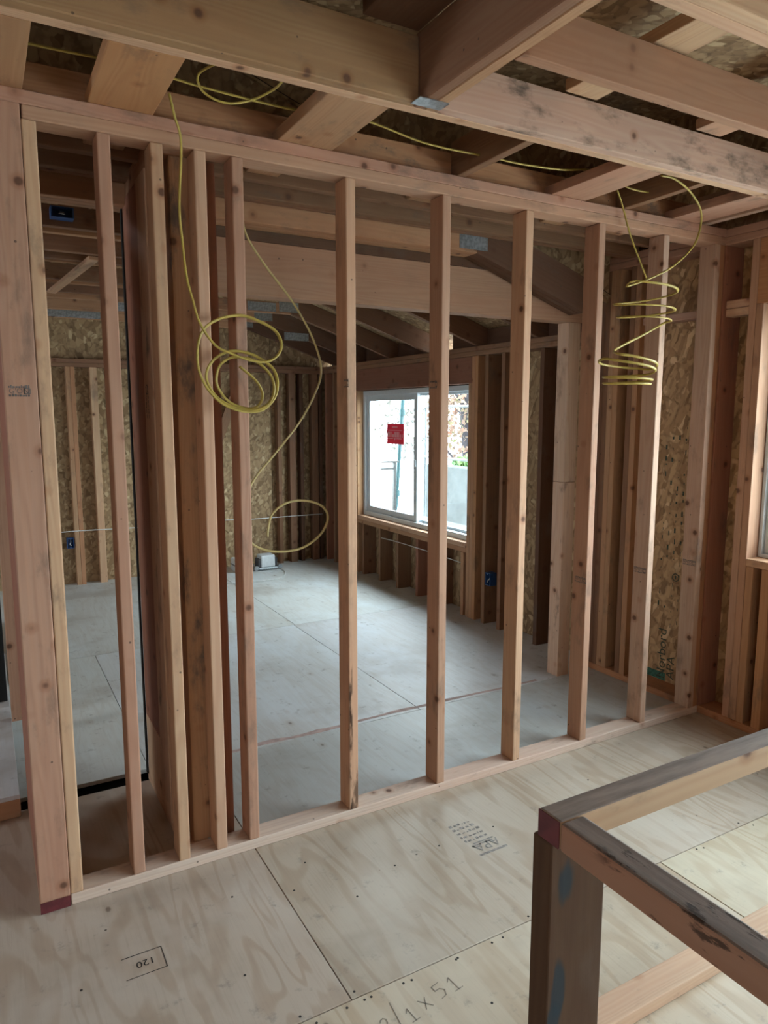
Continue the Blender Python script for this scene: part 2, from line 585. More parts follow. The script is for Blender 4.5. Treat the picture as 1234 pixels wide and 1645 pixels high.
def bbox(bm, x0, x1, y0, y1, z0, z1, bev=0.0):
    r = bmesh.ops.create_cube(bm, size=1.0)
    vs = r['verts']
    for v in vs:
        v.co = Vector(((x0 + x1) / 2 + v.co.x * (x1 - x0), (y0 + y1) / 2 + v.co.y * (y1 - y0), (z0 + z1) / 2 + v.co.z * (z1 - z0)))
    if bev > 0:
        es = {e for v in vs for e in v.link_edges}
        bmesh.ops.bevel(bm, geom=list(es), offset=bev, segments=2, affect='EDGES', profile=0.5)


def boxo(name, x0, x1, y0, y1, z0, z1, mat, parent=None, bev=0.0):
    bm = bmesh.new()
    c = Vector(((x0 + x1) / 2, (y0 + y1) / 2, (z0 + z1) / 2))
    bbox(bm, x0 - c.x, x1 - c.x, y0 - c.y, y1 - c.y, z0 - c.z, z1 - c.z, bev)
    return mesh_obj(name, bm, mat, parent, c)


def prism(name, poly, axis, a, b, mat, parent=None, color=None):
    """extrude a polygon; axis 'Y': poly in (x,z), from y=a to y=b; axis 'X': poly in (y,z)"""
    bm = bmesh.new()
    cx = sum(p[0] for p in poly) / len(poly)
    cz = sum(p[1] for p in poly) / len(poly)
    mid = (a + b) / 2
    def pt(p, t):
        return (p[0] - cx, t - mid, p[1] - cz) if axis == 'Y' else (t - mid, p[0] - cx, p[1] - cz)
    A = [bm.verts.new(pt(p, a)) for p in poly]
    B = [bm.verts.new(pt(p, b)) for p in poly]
    n = len(poly)
    bm.faces.new(A)
    bm.faces.new(B[::-1])
    for i in range(n):
        bm.faces.new((A[i], B[i], B[(i + 1) % n], A[(i + 1) % n]))
    bmesh.ops.recalc_face_normals(bm, faces=bm.faces)
    loc = (cx, mid, cz) if axis == 'Y' else (mid, cx, cz)
    return mesh_obj(name, bm, mat, parent, loc, color=color)


def spline(pts, n=8):
    P = [Vector(p) for p in pts]
    out = []
    for i in range(len(P) - 1):
        p0, p1, p2, p3 = P[max(i - 1, 0)], P[i], P[i + 1], P[min(i + 2, len(P) - 1)]
        for k in range(n):
            t = k / n
            out.append(0.5 * ((2 * p1) + (p2 - p0) * t + (2 * p0 - 5 * p1 + 4 * p2 - p3) * t * t + (3 * p1 - p0 - 3 * p2 + p3) * t ** 3))
    out.append(P[-1])
    return out


def tube_bm(bm, pts, r, sides=8, flat=1.0):
    ring_prev = None
    prev_n = None
    m = len(pts)
    for i, p in enumerate(pts):
        t = (pts[min(i + 1, m - 1)] - pts[max(i - 1, 0)])
        if t.length < 1e-7:
            continue
        t.normalize()
        if prev_n is None:
            nrm = t.orthogonal().normalized()
        else:
            nrm = (prev_n - t * prev_n.dot(t))
            nrm = nrm.normalized() if nrm.length > 1e-6 else t.orthogonal().normalized()
        prev_n = nrm
        bn = t.cross(nrm)
        ring = [bm.verts.new(p + (nrm * math.cos(2 * PI * k / sides) + bn * math.sin(2 * PI * k / sides) * flat) * r) for k in range(sides)]
        if ring_prev:
            for k in range(sides):
                bm.faces.new((ring_prev[k], ring_prev[(k + 1) % sides], ring[(k + 1) % sides], ring[k]))
        else:
            bm.faces.new(ring[::-1])
        ring_prev = ring
    bm.faces.new(ring_prev)


def cable(name, pts, r, mat, label, cat='cable', group=None, n=8, parent=None):
    sp = spline(pts, n)
    c = sp[0].copy()
    bm = bmesh.new()
    tube_bm(bm, [p - c for p in sp], r, 8, 0.7)
    o = mesh_obj(name, bm, mat, parent, c, True)
    if label:
        tag(o, label, cat, group)
    return o


def text(name, body, size, loc, xdir, ydir, mat, parent, align='LEFT'):
    """flat print: characters run along xdir, their tops point along ydir"""
    cu = bpy.data.curves.new('print', 'FONT')
    cu.body = body
    cu.size = size
    cu.align_x = align
    cu.resolution_u = 3
    tmp = bpy.data.objects.new('print_tmp', cu)
    COL.objects.link(tmp)
    bpy.context.view_layer.update()
    me = bpy.data.meshes.new_from_object(tmp.evaluated_get(bpy.context.evaluated_depsgraph_get()))
    bpy.data.objects.remove(tmp)
    x, y = Vector(xdir).normalized(), Vector(ydir).normalized()
    z = x.cross(y)
    R3 = Matrix((x, y, z)).transposed()
    me.transform(R3.to_4x4())
    me.materials.clear()
    me.materials.append(M[mat])
    o = bpy.data.objects.new(name, me)
    pw, pr = parent.matrix_local, None
    o.location = loc
    place_child(o, parent)
    return o


def place_child(o, parent):
    """parent o keeping its world transform, for parents that are rotated"""
    COL.objects.link(o)
    bpy.context.view_layer.update()
    o.parent = parent
    o.matrix_parent_inverse = parent.matrix_world.inverted()


def flat_print(name, quads, plane_o, xdir, ydir, mat, parent):
    """small printed marks: rectangles and polygons given in print coordinates"""
    bm = bmesh.new()
    x, y = Vector(xdir).normalized(), Vector(ydir).normalized()
    for q in quads:
        if len(q) == 4 and not isinstance(q[0], tuple):
            a, b, c, d = q
            pts = [(a, b), (c, b), (c, d), (a, d)]
        else:
            pts = q
        bm.faces.new([bm.verts.new(x * p[0] + y * p[1]) for p in pts])
    me = bpy.data.meshes.new(name)
    bm.to_mesh(me)
    bm.free()
    me.materials.append(M[mat])
    o = bpy.data.objects.new(name, me)
    o.location = plane_o
    place_child(o, parent)
    return o


def stroke(pts, w_):
    """polyline as thin quads"""
    out = []
    for a, b in zip(pts[:-1], pts[1:]):
        d = Vector((b[0] - a[0], b[1] - a[1]))
        if d.length < 1e-6:
            continue
        d.normalize()
        n = Vector((-d.y, d.x)) * w_ / 2
        e = d * w_ * 0.3
        out.append([(a[0] + n.x - e.x, a[1] + n.y - e.y), (a[0] - n.x - e.x, a[1] - n.y - e.y), (b[0] - n.x + e.x, b[1] - n.y + e.y), (b[0] + n.x + e.x, b[1] + n.y + e.y)])
    return out


# ================================================================== SETTING
Y0, Y1 = 2.334, 2.423           # front and back of the stud partition
XR, XS = 3.231, 3.371           # inner face and sheathing plane of the right outer wall
YF = 7.05                       # inner face of the far wall
ZP, ZS, ZT = 0.038, 2.391, 2.467

# ------------------------------------------------------------------ floor
floor = root('floor', kind='structure')
PT = 0.018
def sheet(x0, x1, y0, y1, tint, z=0.0, thick=PT, mat='ply'):
    if tint[2] > 0.51:
        mat = 'ply_grey'
    g = 0.0016
    me = box_mesh(x1 - x0 - 2 * g, y1 - y0 - 2 * g, thick, 0.0012, 'plywood_sheet', M[mat])
    o = bpy.data.objects.new('plywood_sheet', me)
    o.location = ((x0 + x1) / 2, (y0 + y1) / 2, z - thick / 2)
    o.color = jit(tint, 0.04)
    return link(o, floor)

WARM, GREY_, GOLD = (0.50, 0.425, 0.345), (0.575, 0.58, 0.565), (0.54, 0.46, 0.35)
PALE = (0.60, 0.57, 0.53)
shA = sheet(-1.66, 0.775, 1.555, 3.04, WARM)
shB = sheet(0.775, 3.36, 1.555, 2.378, WARM)
sheet(0.775, 3.36, 2.378, 3.09, (0.50, 0.515, 0.512))
shC = sheet(-0.45, 2.0, 0.336, 1.555, GOLD)
sheet(2.0, 3.36, 0.336, 1.555, GOLD)
sheet(-3.2, -0.45, 0.336, 1.555, WARM)
sheet(-3.2, -1.66, 1.555, 3.04, WARM)
for i, (a, b) in enumerate(((-3.2, -0.8), (-0.8, 1.5), (1.5, 3.36))):
    sheet(a, b, -0.9, 0.336, WARM)
    sheet(a, b, -3.2, -0.9, WARM)
sheet(0.56, 0.775, 3.04, 3.09, WARM)
sheet(-3.2, 0.56, 3.14, 4.88, GREY_)
sheet(0.56, 1.965, 3.09, 4.88, GREY_)
sheet(1.965, 3.36, 3.09, 4.88, GREY_)
sheet(-3.2, -0.45, 4.88, 7.25, GREY_)
sheet(-0.45, 1.975, 4.88, 7.25, GREY_)
sheet(1.975, 3.36, 4.88, 7.25, GREY_)
# dark subfloor under the open slot, raised landing in the left hall
boxo('subfloor', -3.3, 3.4, -3.3, 7.35, -0.09, -0.055, 'black', floor)
land = sheet(-3.2, 0.04, 2.985, 4.9, (0.55, 0.53, 0.515), z=0.095, thick=0.018)
board('landing_joist', -3.2, 0.04, 2.99, 3.028, 0.0, 0.077, floor, 'tan', axis='X')
# chalk line smeared across the back room
bm = bmesh.new()
for i in range(26):
    x0 = 0.85 + i * 0.075
    wob = lambda s: mnoise.noise(Vector((s * 3.1, 0.3, 0))) * 0.02
    wa, wb = 0.02 + 0.05 * abs(mnoise.noise(Vector((x0 * 4, 2, 0)))), 0.02 + 0.05 * abs(mnoise.noise(Vector(((x0 + 0.075) * 4, 2, 0))))
    q = [(x0, 3.105 + wob(x0)), (x0 + 0.075, 3.105 + wob(x0 + 0.075)), (x0 + 0.075, 3.105 + wb + wob(x0 + 0.075)), (x0, 3.105 + wa + wob(x0))]
    bm.faces.new([bm.verts.new((p[0] - 1.5, p[1] - 3.1, 0)) for p in q])
mesh_obj('chalk_smear', bm, 'pinkstain', floor, (1.5, 3.1, 0.0006))['kind'] = 'stuff'

# printed marks on the sheets (seen upside down from the camera)
ez = 0.0007
text('stamp_number', '120', 0.036, (0.342, 1.979, ez), (-1, -0.02, 0), (0, -1, 0), 'ink', shA)
flat_print('stamp_box', stroke([(0, 0), (0.112, 0), (0.112, 0.088), (0, 0.088)], 0.0026), (0.255, 1.922, ez), (1, 0.0, 0), (0, 1, 0), 'ink', shA)
text('stamp_brand', 'APA', 0.062, (1.586, 1.962, ez), (-1, -0.03, 0), (0, -1, 0), 'floorink', shB)
bars = [(0, 0, 0.125, 0.011), (0.006, 0.058, 0.10, 0.066), (0.02, 0.070, 0.112, 0.077)]
rr = random.Random(3)
for row in range(5):
    xx = 0.0
    while xx < 0.09:
        wd = rr.uniform(0.006, 0.018)
        bars.append((xx, 0.092 + row * 0.026, xx + wd, 0.092 + row * 0.026 + rr.choice((0.006, 0.010, 0.014))))
        xx += wd + rr.uniform(0.003, 0.008)
flat_print('stamp_bars', bars, (1.466, 1.893, ez), (1, 0.02, 0), (0, 1, 0), 'floorink', shB)
# pencilled sum
PC = []
def glyph(st, ox, oy, s):
    for ln in st:
        PC.extend(stroke([(ox + p[0] * s, oy + p[1] * s) for p in ln], 0.003))
two = [[(0, .75), (.15, .95), (.4, 1), (.58, .8), (.5, .5), (.2, .2), (0, 0), (.3, .06), (.6, 0)]]
one = [[(0.05, .75), (.3, 1), (.3, 0)], [(0, 0), (.6, 0.03)]]
five = [[(.6, 1), (.1, .95), (.08, .6), (.4, .62), (.6, .4), (.45, .08), (.1, 0)]]
glyph(two, 0.0, 0.0, 0.060)
glyph(two, 0.052, 0.018, 0.040)
glyph([[(0, 0), (.35, 1.6)]], 0.098, -0.005, 0.062)
glyph(one, 0.135, -0.006, 0.050)
glyph([[(0, .9), (.7, 0)], [(.6, .9), (.1, 0)]], 0.195, 0.008, 0.045)
glyph(five, 0.26, 0.012, 0.058)
glyph(one, 0.318, 0.010, 0.056)
flat_print('pencil_sum', [[(p[0] * 0.86, p[1] * 0.86) for p in q] for q in PC], (0.765, 1.405, ez), (1, 0.10, 0), (-0.10, 1, 0), 'pencil', shC)

# nail heads along the seams
def disc_bm(bm, x, y, z, r, n=8):
    bm.faces.new([bm.verts.new((x + r * math.cos(2 * PI * k / n), y + r * math.sin(2 * PI * k / n), z)) for k in range(n)])
rn = random.Random(11)
nh = bpy.data.meshes.new('nail_head')
bm = bmesh.new()
bmesh.ops.create_cone(bm, cap_ends=True, segments=8, radius1=0.004, radius2=0.0034, depth=0.0012)
bm.to_mesh(nh)
bm.free()
nh.materials.append(M['ink'])
spots = []
for x in [0.45, 0.62, 0.76, 0.79, 0.94, 1.09, 1.25, 1.41, 1.56, 1.86, 2.16, 2.47]:
    spots += [(x + rn.uniform(-.02, .02), 1.555 + rn.choice((-1, 1)) * rn.uniform(.012, .022)), (x + .03 + rn.uniform(-.02, .02), 1.537 + rn.uniform(-.004, .004))]
for x, y in ((0.62, 2.12), (0.78 + .03, 2.05), (0.98, 1.92), (1.17, 2.0), (1.37, 2.02), (1.62, 2.02), (0.14, 1.95), (0.55, 1.78), (1.1, 1.36), (1.3, 1.2), (0.9, 2.17), (1.9, 1.9), (2.2, 2.1)):
    spots.append((x, y))
for x, y in spots:
    o = bpy.data.objects.new('nail_head', nh)
    o.location = (x, y, 0.0004)
    link(o, floor)

# ------------------------------------------------------------------ stud partition
part = root('wall_partition', kind='structure')
board('bottom_plate', 0.155, XR - 0.002, Y0, Y1, 0.0, ZP, part, (0.61, 0.485, 0.405))
board('top_plate', 0.158, XR - 0.002, Y0, Y1, ZS, 2.429, part, 'pink')
board('top_plate', -1.6, XR - 0.002, Y0, Y1, 2.429, ZT, part, 'pink')
studs = {}
SR = [(0.193, 'cream', 'lumber'), (0.389, 'pink', 'clean'), (0.541, 'cream', 'lumber'), (0.673, 'cream', 'clean'), (0.7935, 'pink', 'lumber'), (1.2, 'cream', 'wane'),
      (1.606, 'pink', 'lumber'), (2.013, 'cream', 'lumber'), (2.419, 'pink', 'lumber'), (2.826, 'pale', 'lumber')]
for i, (xr, t, mt) in enumerate(SR):
    wd = 0.038 if i < 3 else 0.0385
    studs[i] = board('stud', xr - wd, xr, Y0 + 0.0005 * (i % 3), Y1 - 0.0005, ZP, ZS, part, t, mt, bev=0.0045)
studs[10] = board('stud', 3.154, 3.191, Y0, Y1, ZP, ZS, part, 'pale')
studs[11] = board('stud', 3.192, 3.229, Y0 + 0.004, Y1, ZP, ZS, part, 'orange')
# grade stamps
def stamp(parent, o_, xd, yd, w_, h_, seed, body=None):
    r = random.Random(seed)
    q = []
    for row, hh in ((0, 0.22), (0.72, 0.24)):
        xx = 0.0
        while xx < w_ * 0.95:
            wd = r.uniform(0.05, 0.12) * w_
            q.append((xx, row * h_, min(xx + wd, w_), (row + hh * r.uniform(0.6, 1)) * h_))
            xx += wd + 0.03 * w_
    q += stroke([(w_ * 0.72, h_ * 0.26), (w_ * 0.98, h_ * 0.26), (w_ * 0.98, h_ * 0.68), (w_ * 0.72, h_ * 0.68), (w_ * 0.72, h_ * 0.26)], h_ * 0.08)
    flat_print('grade_stamp', q, o_, xd, yd, 'faint', parent)
    if body:
        text('grade_stamp_letters', body, h_ * 0.62, Vector(o_) + Vector(yd) * h_ * 0.26, xd, yd, 'faint', parent)

# hall wall that stands end on beside the partition
hall = root('wall_hall', kind='structure')
hp = board('end_stud', 0.066, 0.1535, Y0 - 0.001, 2.371, ZP, 2.428, hall, 'pink', 'lumber')
stamp(hp, (0.078, Y0 - 0.0022, 1.624), (1, 0, 0), (0, 0, 1), 0.056, 0.034, 5, "G'ON")
board('bottom_plate', 0.066, 0.153, Y0, 3.04, 0.0, ZP, hall, 'pink', axis='Y')
boxo('painted_plate_end', 0.066, 0.153, Y0 - 0.002, Y0, 0.001, ZP - 0.001, 'red_end', hall)
board('backing_board', 0.066, 0.104, 2.372, 2.98, ZP, 2.428, hall, 'red', 'lumber', axis='Z')
board('stud', 0.04, 0.128, 3.78, 3.818, 0.098, 2.43, hall, 'tan')
board('stud', 0.04, 0.128, 3.742, 3.779, 0.098, 2.43, hall, 'pink')
board('bottom_plate', 0.066, 0.15, 4.6, 6.0, 0.0, ZP, hall, 'brown', axis='Y')

# short closet wall running back from the third stud
clo = root('wall_closet', kind='structure')
board('bottom_plate', 0.538, 0.627, Y1 + 0.001, 3.05, 0.0, ZP, clo, 'cream', axis='Y')
board('top_plate', 0.538, 0.627, Y1 + 0.001, 3.05, ZS, ZT, clo, 'tan', axis='Y')
board('wide_stud', 0.536, 0.574, 2.735, 3.02, 0.31, ZS, clo, 'red', axis='Z')
board('splice_board', 0.536, 0.574, 2.735, 3.02, ZP, 0.309, clo, 'cream', axis='Z')
ws = board('stud', 0.532, 0.572, 2.585, 2.734, ZP, ZS, clo, 'cream', 'dirty')
board('stud', 0.545, 0.627, 3.022, 3.06, ZP, ZS, clo, 'red')
boxo('dark_gap_strip', 0.530, 0.536, 3.021, 3.045, ZP, 2.38, 'black', clo)  # added black strip, stands in for the dark gap past this wall
board('post', 0.577, 0.689, Y1 + 0.003, 2.515, ZP + 0.0, ZS, clo, 'tan', 'dirty')
board('stud', 0.690, 0.728, Y1 + 0.006, 2.512, 0.0, ZS, clo, 'red')
board('stud', 0.577, 0.627, 2.55, 2.72, ZP, ZS, clo, 'brown', axis='Z')

# ------------------------------------------------------------------ right outer wall
wr = root('wall_right', kind='structure')
# lower back part of the wall: plates at 2.07, front part: plates at 2.467
YT = 3.17
board('bottom_plate', XR, XS, YT, YF + 0.14, -0.05, -0.012, wr, 'brown', axis='Y')
board('bottom_plate', XR, XS, -3.2, YT - 0.001, 0.0, ZP, wr, 'orange', axis='Y')
board('top_plate', XR, XS, YT, YF + 0.14, 2.005, 2.04, wr, 'brown', axis='Y')
board('top_plate', XR, XS, YT, YF + 0.14, 2.041, 2.075, wr, 'brown', axis='Y')
board('top_plate', XR, XS, -3.2, YT - 0.001, ZS, 2.428, wr, 'pink', axis='Y')
board('top_plate', XR, XS, -3.2, YT - 0.001, 2.429, ZT, wr, 'pink', axis='Y')
def rstud(y0, y1, z0, z1, t='tan', m_='lumber', name='stud', x1=None):
    return board(name, XR, x1 or XS, y0, y1, z0, z1, wr, t, m_, axis='Z')
# front part
for (a, b, t) in ((2.33, 2.368, 'red'), (2.442, 2.48, 'red'), (2.84, 2.878, 'tan'), (2.879, 2.915, 'brown'), (2.985, 3.022, 'tan'), (3.023, 3.06, 'tan'), (3.061, 3.098, 'brown'), (3.099, 3.165, 'brown')):
    rstud(a, b, ZP, ZS, t)
rstud(2.156, 2.194, ZP, ZS, 'pink', name='king_stud')
rstud(2.118, 2.155, ZP, 2.09, 'pink', name='jack_stud')
rstud(2.079, 2.116, ZP, 0.836, 'tan', name='cripple_stud')
rstud(1.99, 2.035, ZP, 0.836, 'orange', name='cripple_stud')
rstud(1.60, 1.638, ZP, 0.836, 'tan', name='cripple_stud')
rstud(1.2, 1.238, ZP, 0.836, 'tan', name='cripple_stud')
rstud(0.8, 0.838, ZP, 0.836, 'tan', name='cripple_stud')
rstud(0.4, 0.438, ZP, 0.836, 'tan', name='cripple_stud')
rstud(-0.188, -0.151, ZP, 2.09, 'tan', name='jack_stud')
board('window_sill', XR - 0.003, XS, -0.15, 2.116, 0.837, 0.874, wr, 'cream', axis='Y')
board('header', XR, XS, -0.19, 2.155, 2.091, 2.39, wr, 'orange', axis='Y')
for a in (-0.226, -0.362, -2.34, -2.38):
    rstud(a, a + 0.037, ZP, ZS, 'tan')
for a in (-2.8,):
    rstud(a, a + 0.038, ZP, ZS, 'tan')
board('window_sill', XR, XS, -2.30, -0.40, 0.055, 0.093, wr, 'tan', axis='Y')
board('header', XR, XS, -2.30, -0.40, 1.81, 2.39, wr, 'tan', axis='Y')
# blocking between the studs
board('blocking', XR + 0.02, XR + 0.085, 2.195, 2.329, 2.05, 2.088, wr, 'cream', axis='Y')
board('blocking', XR + 0.02, XR + 0.085, 2.195, 2.329, 2.09, 2.128, wr, 'cream', axis='Y')
board('blocking', XR + 0.02, XR + 0.1, 2.481, 2.839, 2.065, 2.103, wr, 'pale', axis='Y')
# back part
zb = -0.012
for (a, b, t) in ((3.61, 3.648, 'dark'), (4.01, 4.048, 'brown'), (4.20, 4.238, 'brown'), (6.55, 6.588, 'red'), (6.80, 6.838, 'brown'), (YF - 0.06, YF - 0.02, 'red')):
    rstud(a, b, zb, 2.004, t)
rstud(4.40, 4.438, zb, 1.805, 'tan', name='jack_stud')
rstud(4.36, 4.398, zb, 2.004, 'tan', name='king_stud')
rstud(4.322, 4.359, zb, 2.004, 'orange', name='king_stud')
rstud(6.272, 6.31, zb, 1.805, 'tan', name='jack_stud')
rstud(6.311, 6.349, zb, 2.004, 'red', name='king_stud')
board('header', XR, XS, 4.40, 6.31, 1.806, 2.003, wr, (0.24, 0.115, 0.075), axis='Y')
board('window_sill', XR - 0.003, XS, 4.44, 6.271, 0.545, 0.583, wr, 'cream', axis='Y')
board('window_sill', XR, XS, 4.44, 6.271, 0.506, 0.544, wr, 'tan', axis='Y')
for k in range(6):
    y = 4.47 + 0.335 * k
    rstud(y, y + 0.038, zb, 0.505, ('tan', 'brown', 'red', 'brown', 'brown', 'brown')[k], name='cripple_stud')
# OSB sheathing cut around the openings
def panel_yz(y0, y1, z0, z1, x0=XS, th=0.012, parent=wr):
    o = boxo('sheathing_panel', x0, x0 + th, y0, y1, z0, z1, 'osb', parent)
    return o
g = 0.0015
op = [(W3[0], W3[1], W3[2], W3[3]), (W2[0], W2[1], W2[2], W2[3])]
panel_yz(-3.3, W3[0], -0.05, 2.8)
panel_yz(W3[0], W3[1], -0.05, W3[2]); panel_yz(W3[0], W3[1], W3[3], 2.8)
panel_yz(W3[1], W2[0], -0.05, 2.8)
panel_yz(W2[0], W2[1], -0.05, W2[2]); panel_yz(W2[0], W2[1], W2[3], 2.8)
panN = panel_yz(W2[1], YT, -0.05, 2.8)
panN.data.materials[0] = M['osb_pale']
panel_yz(YT + g, W1[0], -0.05, 2.075)
panel_yz(W1[0], W1[1], -0.05, W1[2]); panel_yz(W1[0], W1[1], W1[3], 2.075)
panel_yz(W1[1], YF + 0.2, -0.05, 2.075)
# print on the sheathing, running upwards
xp = XS - 0.0008
text('sheathing_print', 'Norbord', 0.082, (xp, 2.665, 0.045), (0, 0, 1), (0, 1, 0), 'greenink', panN)
text('sheathing_print', 'APA', 0.075, (xp, 2.602, 0.06), (0, 0, 1), (0, 1, 0), 'greenink', panN)
rr = random.Random(8)
q = []
for row in range(4):
    xx = 0.36
    while xx < 1.55:
        wd = rr.uniform(0.008, 0.05)
        if rr.random() < 0.66:
            q.append((xx, row * 0.042, xx + wd * 0.6, row * 0.042 + rr.choice((0.004, 0.007, 0.011))))
        xx += wd + rr.uniform(0.006, 0.05)
flat_print('sheathing_print_lines', q, (xp, 2.60, 0.0), (0, 0, 1), (0, 1, 0), 'greenink', panN)
ringq = []
for k in range(16):
    a0, a1 = 2 * PI * k / 16, 2 * PI * (k + 1) / 16
    ringq.append([(0.024 * math.cos(a0), 0.024 * math.sin(a0)), (0.024 * math.cos(a1), 0.024 * math.sin(a1)), (0.018 * math.cos(a1), 0.018 * math.sin(a1)), (0.018 * math.cos(a0), 0.018 * math.sin(a0))])
ringq += [(-0.01, -0.004, 0.01, 0.004)]
flat_print('sheathing_mark', ringq, (xp, 2.625, 0.66), (0, 0, 1), (0, 1, 0), 'greenink', panN)
boxo('green_edge_band', XS - 0.0004, XS + 0.0006, 2.66, 2.84, 0.039, 0.085, 'greenpaint', wr)
stamp(studs[10], (3.1533, 2.416, 0.80), (0, -1, 0), (0, 0, 1), 0.075, 0.030, 21, 'MPFE20')
stamp(studs[9], (2.826 - 0.0385 - 0.0008, 2.416, 0.80), (0, -1, 0), (0, 0, 1), 0.075, 0.030, 22, 'MPFE20')
stamp(studs[8], (2.419 - 0.0385 - 0.0008, 2.405, 0.80), (0, -1, 0), (0, 0, 1), 0.07, 0.030, 23, 'MPFE20')
stamp(studs[6], (1.606 - 0.0385 - 0.0008, 2.41, 1.675), (0, -1, 0), (0, 0, 1), 0.05, 0.032, 24)
stamp(studs[5], (1.2 - 0.0385 - 0.0008, 2.36, 1.67), (0, -1, 0), (0, 0, 1), 0.04, 0.032, 25)
stamp(ws, (0.5312, 2.66, 1.56), (0, 0, 1), (0, 1, 0), 0.12, 0.05, 26)

# ------------------------------------------------------------------ windows
def frame_ring(name, x0, x1, y0, y1, z0, z1, t, mat, parent):
    bm = bmesh.new()
    cx, cy, cz = (x0 + x1) / 2, (y0 + y1) / 2, (z0 + z1) / 2
    for (a, b, c, d) in ((y0, y0 + t, z0, z1), (y1 - t, y1, z0, z1), (y0 + t, y1 - t, z0, z0 + t), (y0 + t, y1 - t, z1 - t, z1)):
        bbox(bm, x0 - cx, x1 - cx, a - cy, b - cy, c - cz, d - cz, 0.003)
    return mesh_obj(name, bm, mat, parent, (cx, cy, cz))

win1 = root('window_1', (3.35, 5.355, 0.585), 'structure')
frame_ring('window_frame', 3.295, 3.395, W1[0], W1[1], W1[2], W1[3], 0.042, 'vinyl', win1)
sa = frame_ring('sliding_sash', 3.315, 3.345, 5.30, 6.228, 0.627, 1.758, 0.055, 'vinyl', win1)
boxo('glass_pane', 3.327, 3.331, 5.355, 6.173, 0.682, 1.703, 'glass', sa)
sb = frame_ring('fixed_sash', 3.352, 3.380, 4.482, 5.352, 0.627, 1.758, 0.022, 'vinyl', win1)
boxo('glass_pane', 3.364, 3.368, 4.504, 5.33, 0.649, 1.736, 'glass', sb)
boxo('latch', 3.303, 3.315, 5.315, 5.34, 1.12, 1.18, 'vinyl', sa, 0.003)
bm = bmesh.new()
win2 = root('window_2', (3.35, 1.5, 0.875), 'structure')
frame_ring('window_frame', 3.315, 3.395, W2[0], W2[1] - 0.002, W2[2], W2[3], 0.018, 'vinyl', win2)
sc = frame_ring('sash', 3.335, 3.365, -0.132, 2.097, 0.893, 2.062, 0.07, 'vinyl', win2)
boxo('glass_pane', 3.352, 3.356, -0.062, 2.027, 0.963, 1.992, 'glass', sc)
win3 = root('window_3', (3.35, -1.35, 0.10), 'structure')
frame_ring('window_frame', 3.315, 3.395, W3[0], W3[1], W3[2], W3[3], 0.05, 'vinyl', win3)
boxo('mullion', 3.33, 3.38, -1.38, -1.32, 0.15, 1.75, 'vinyl', win3)
boxo('glass_pane', 3.352, 3.356, -2.25, -0.45, 0.15, 1.75, 'glass', win3)

# red sticker on the sliding sash
st = root('window_sticker', (3.325, 5.69, 1.30))
tag(st, 'square red sticker with white print on the left sliding pane of the window', 'sticker')
boxo('sticker_sheet', 3.3245, 3.3262, 5.542, 5.848, 1.305, 1.49, 'red', st)
rr = random.Random(4)
q = [(0.10, 0.148, 0.20, 0.160), (0.03, 0.122, 0.285, 0.128)]
xx = 0.02
while xx < 0.285:
    wd = rr.uniform(0.012, 0.03)
    q.append((xx, 0.062, min(xx + wd, 0.292), 0.112 if rr.random() < .6 else 0.09))
    xx += wd + 0.012
q += [(0.02, 0.046, 0.12, 0.054), [(0.13, 0.054), (0.15, 0.03), (0.17, 0.054)], (0.18, 0.046, 0.27, 0.054)]
flat_print('sticker_print', q, (3.3240, 5.852, 1.305), (0, -1, 0), (0, 0, 1), 'white_film', st)

# ------------------------------------------------------------------ far wall
wf = root('wall_far', kind='structure')
def fboard(name, x0, x1, z0, z1, t, d0=0.0, d1=0.089, m_='lumber', axis='Z'):
    return board(name, x0, x1, YF + d0, YF + d1, z0, z1, wf, t, m_, axis=axis)
for k, (a, b) in enumerate(((-3.2, -1.0), (-1.0, 0.22), (0.22, 1.44), (1.44, 2.66), (2.66, 3.37))):
    boxo('sheathing_panel', a + .002, b - .002, YF + 0.09, YF + 0.102, -0.05, 2.0, 'osb', wf)
    boxo('sheathing_panel', a + .002, b - .002, YF + 0.09, YF + 0.102, 2.003, 3.4 - 0.0, 'osb', wf)
fboard('top_plate', -3.2, 3.23, 2.0, 2.036, 'brown', axis='X')
fboard('top_plate', -3.2, 3.23, 2.037, 2.073, 'brown', axis='X')
fboard('bottom_plate', -3.2, 3.23, -0.05, -0.012, 'brown', axis='X')
for x, t in ((-2.4, 'tan'), (-1.6, 'tan'), (-0.4, 'tan'), (0.30, 'tan'), (0.70, 'tan'), (0.90, 'cream'), (1.45, 'tan'), (1.95, 'tan'), (2.33, 'brown'), (2.70, 'brown'), (2.83, 'brown'), (2.95, 'dark'), (3.09, 'brown'), (3.17, 'dark')):
    w_ = 0.10 if x == 0.70 else (0.06 if x == 0.90 else (0.07 if x in (2.83, 3.09) else 0.038))
    if x == 0.70:
        fboard('stud', 0.695, 0.733, -0.012, 2.0, 'tan')
        fboard('stud', 0.734, 0.772, -0.012, 2.0, 'orange')
    else:
        fboard('stud', x, x + w_, -0.012, 2.0, t)
stick('brace', (2.33, YF + 0.045, 1.95), (1.97, YF + 0.045, 1.05), 0.038, 0.089, wf, 'brown')

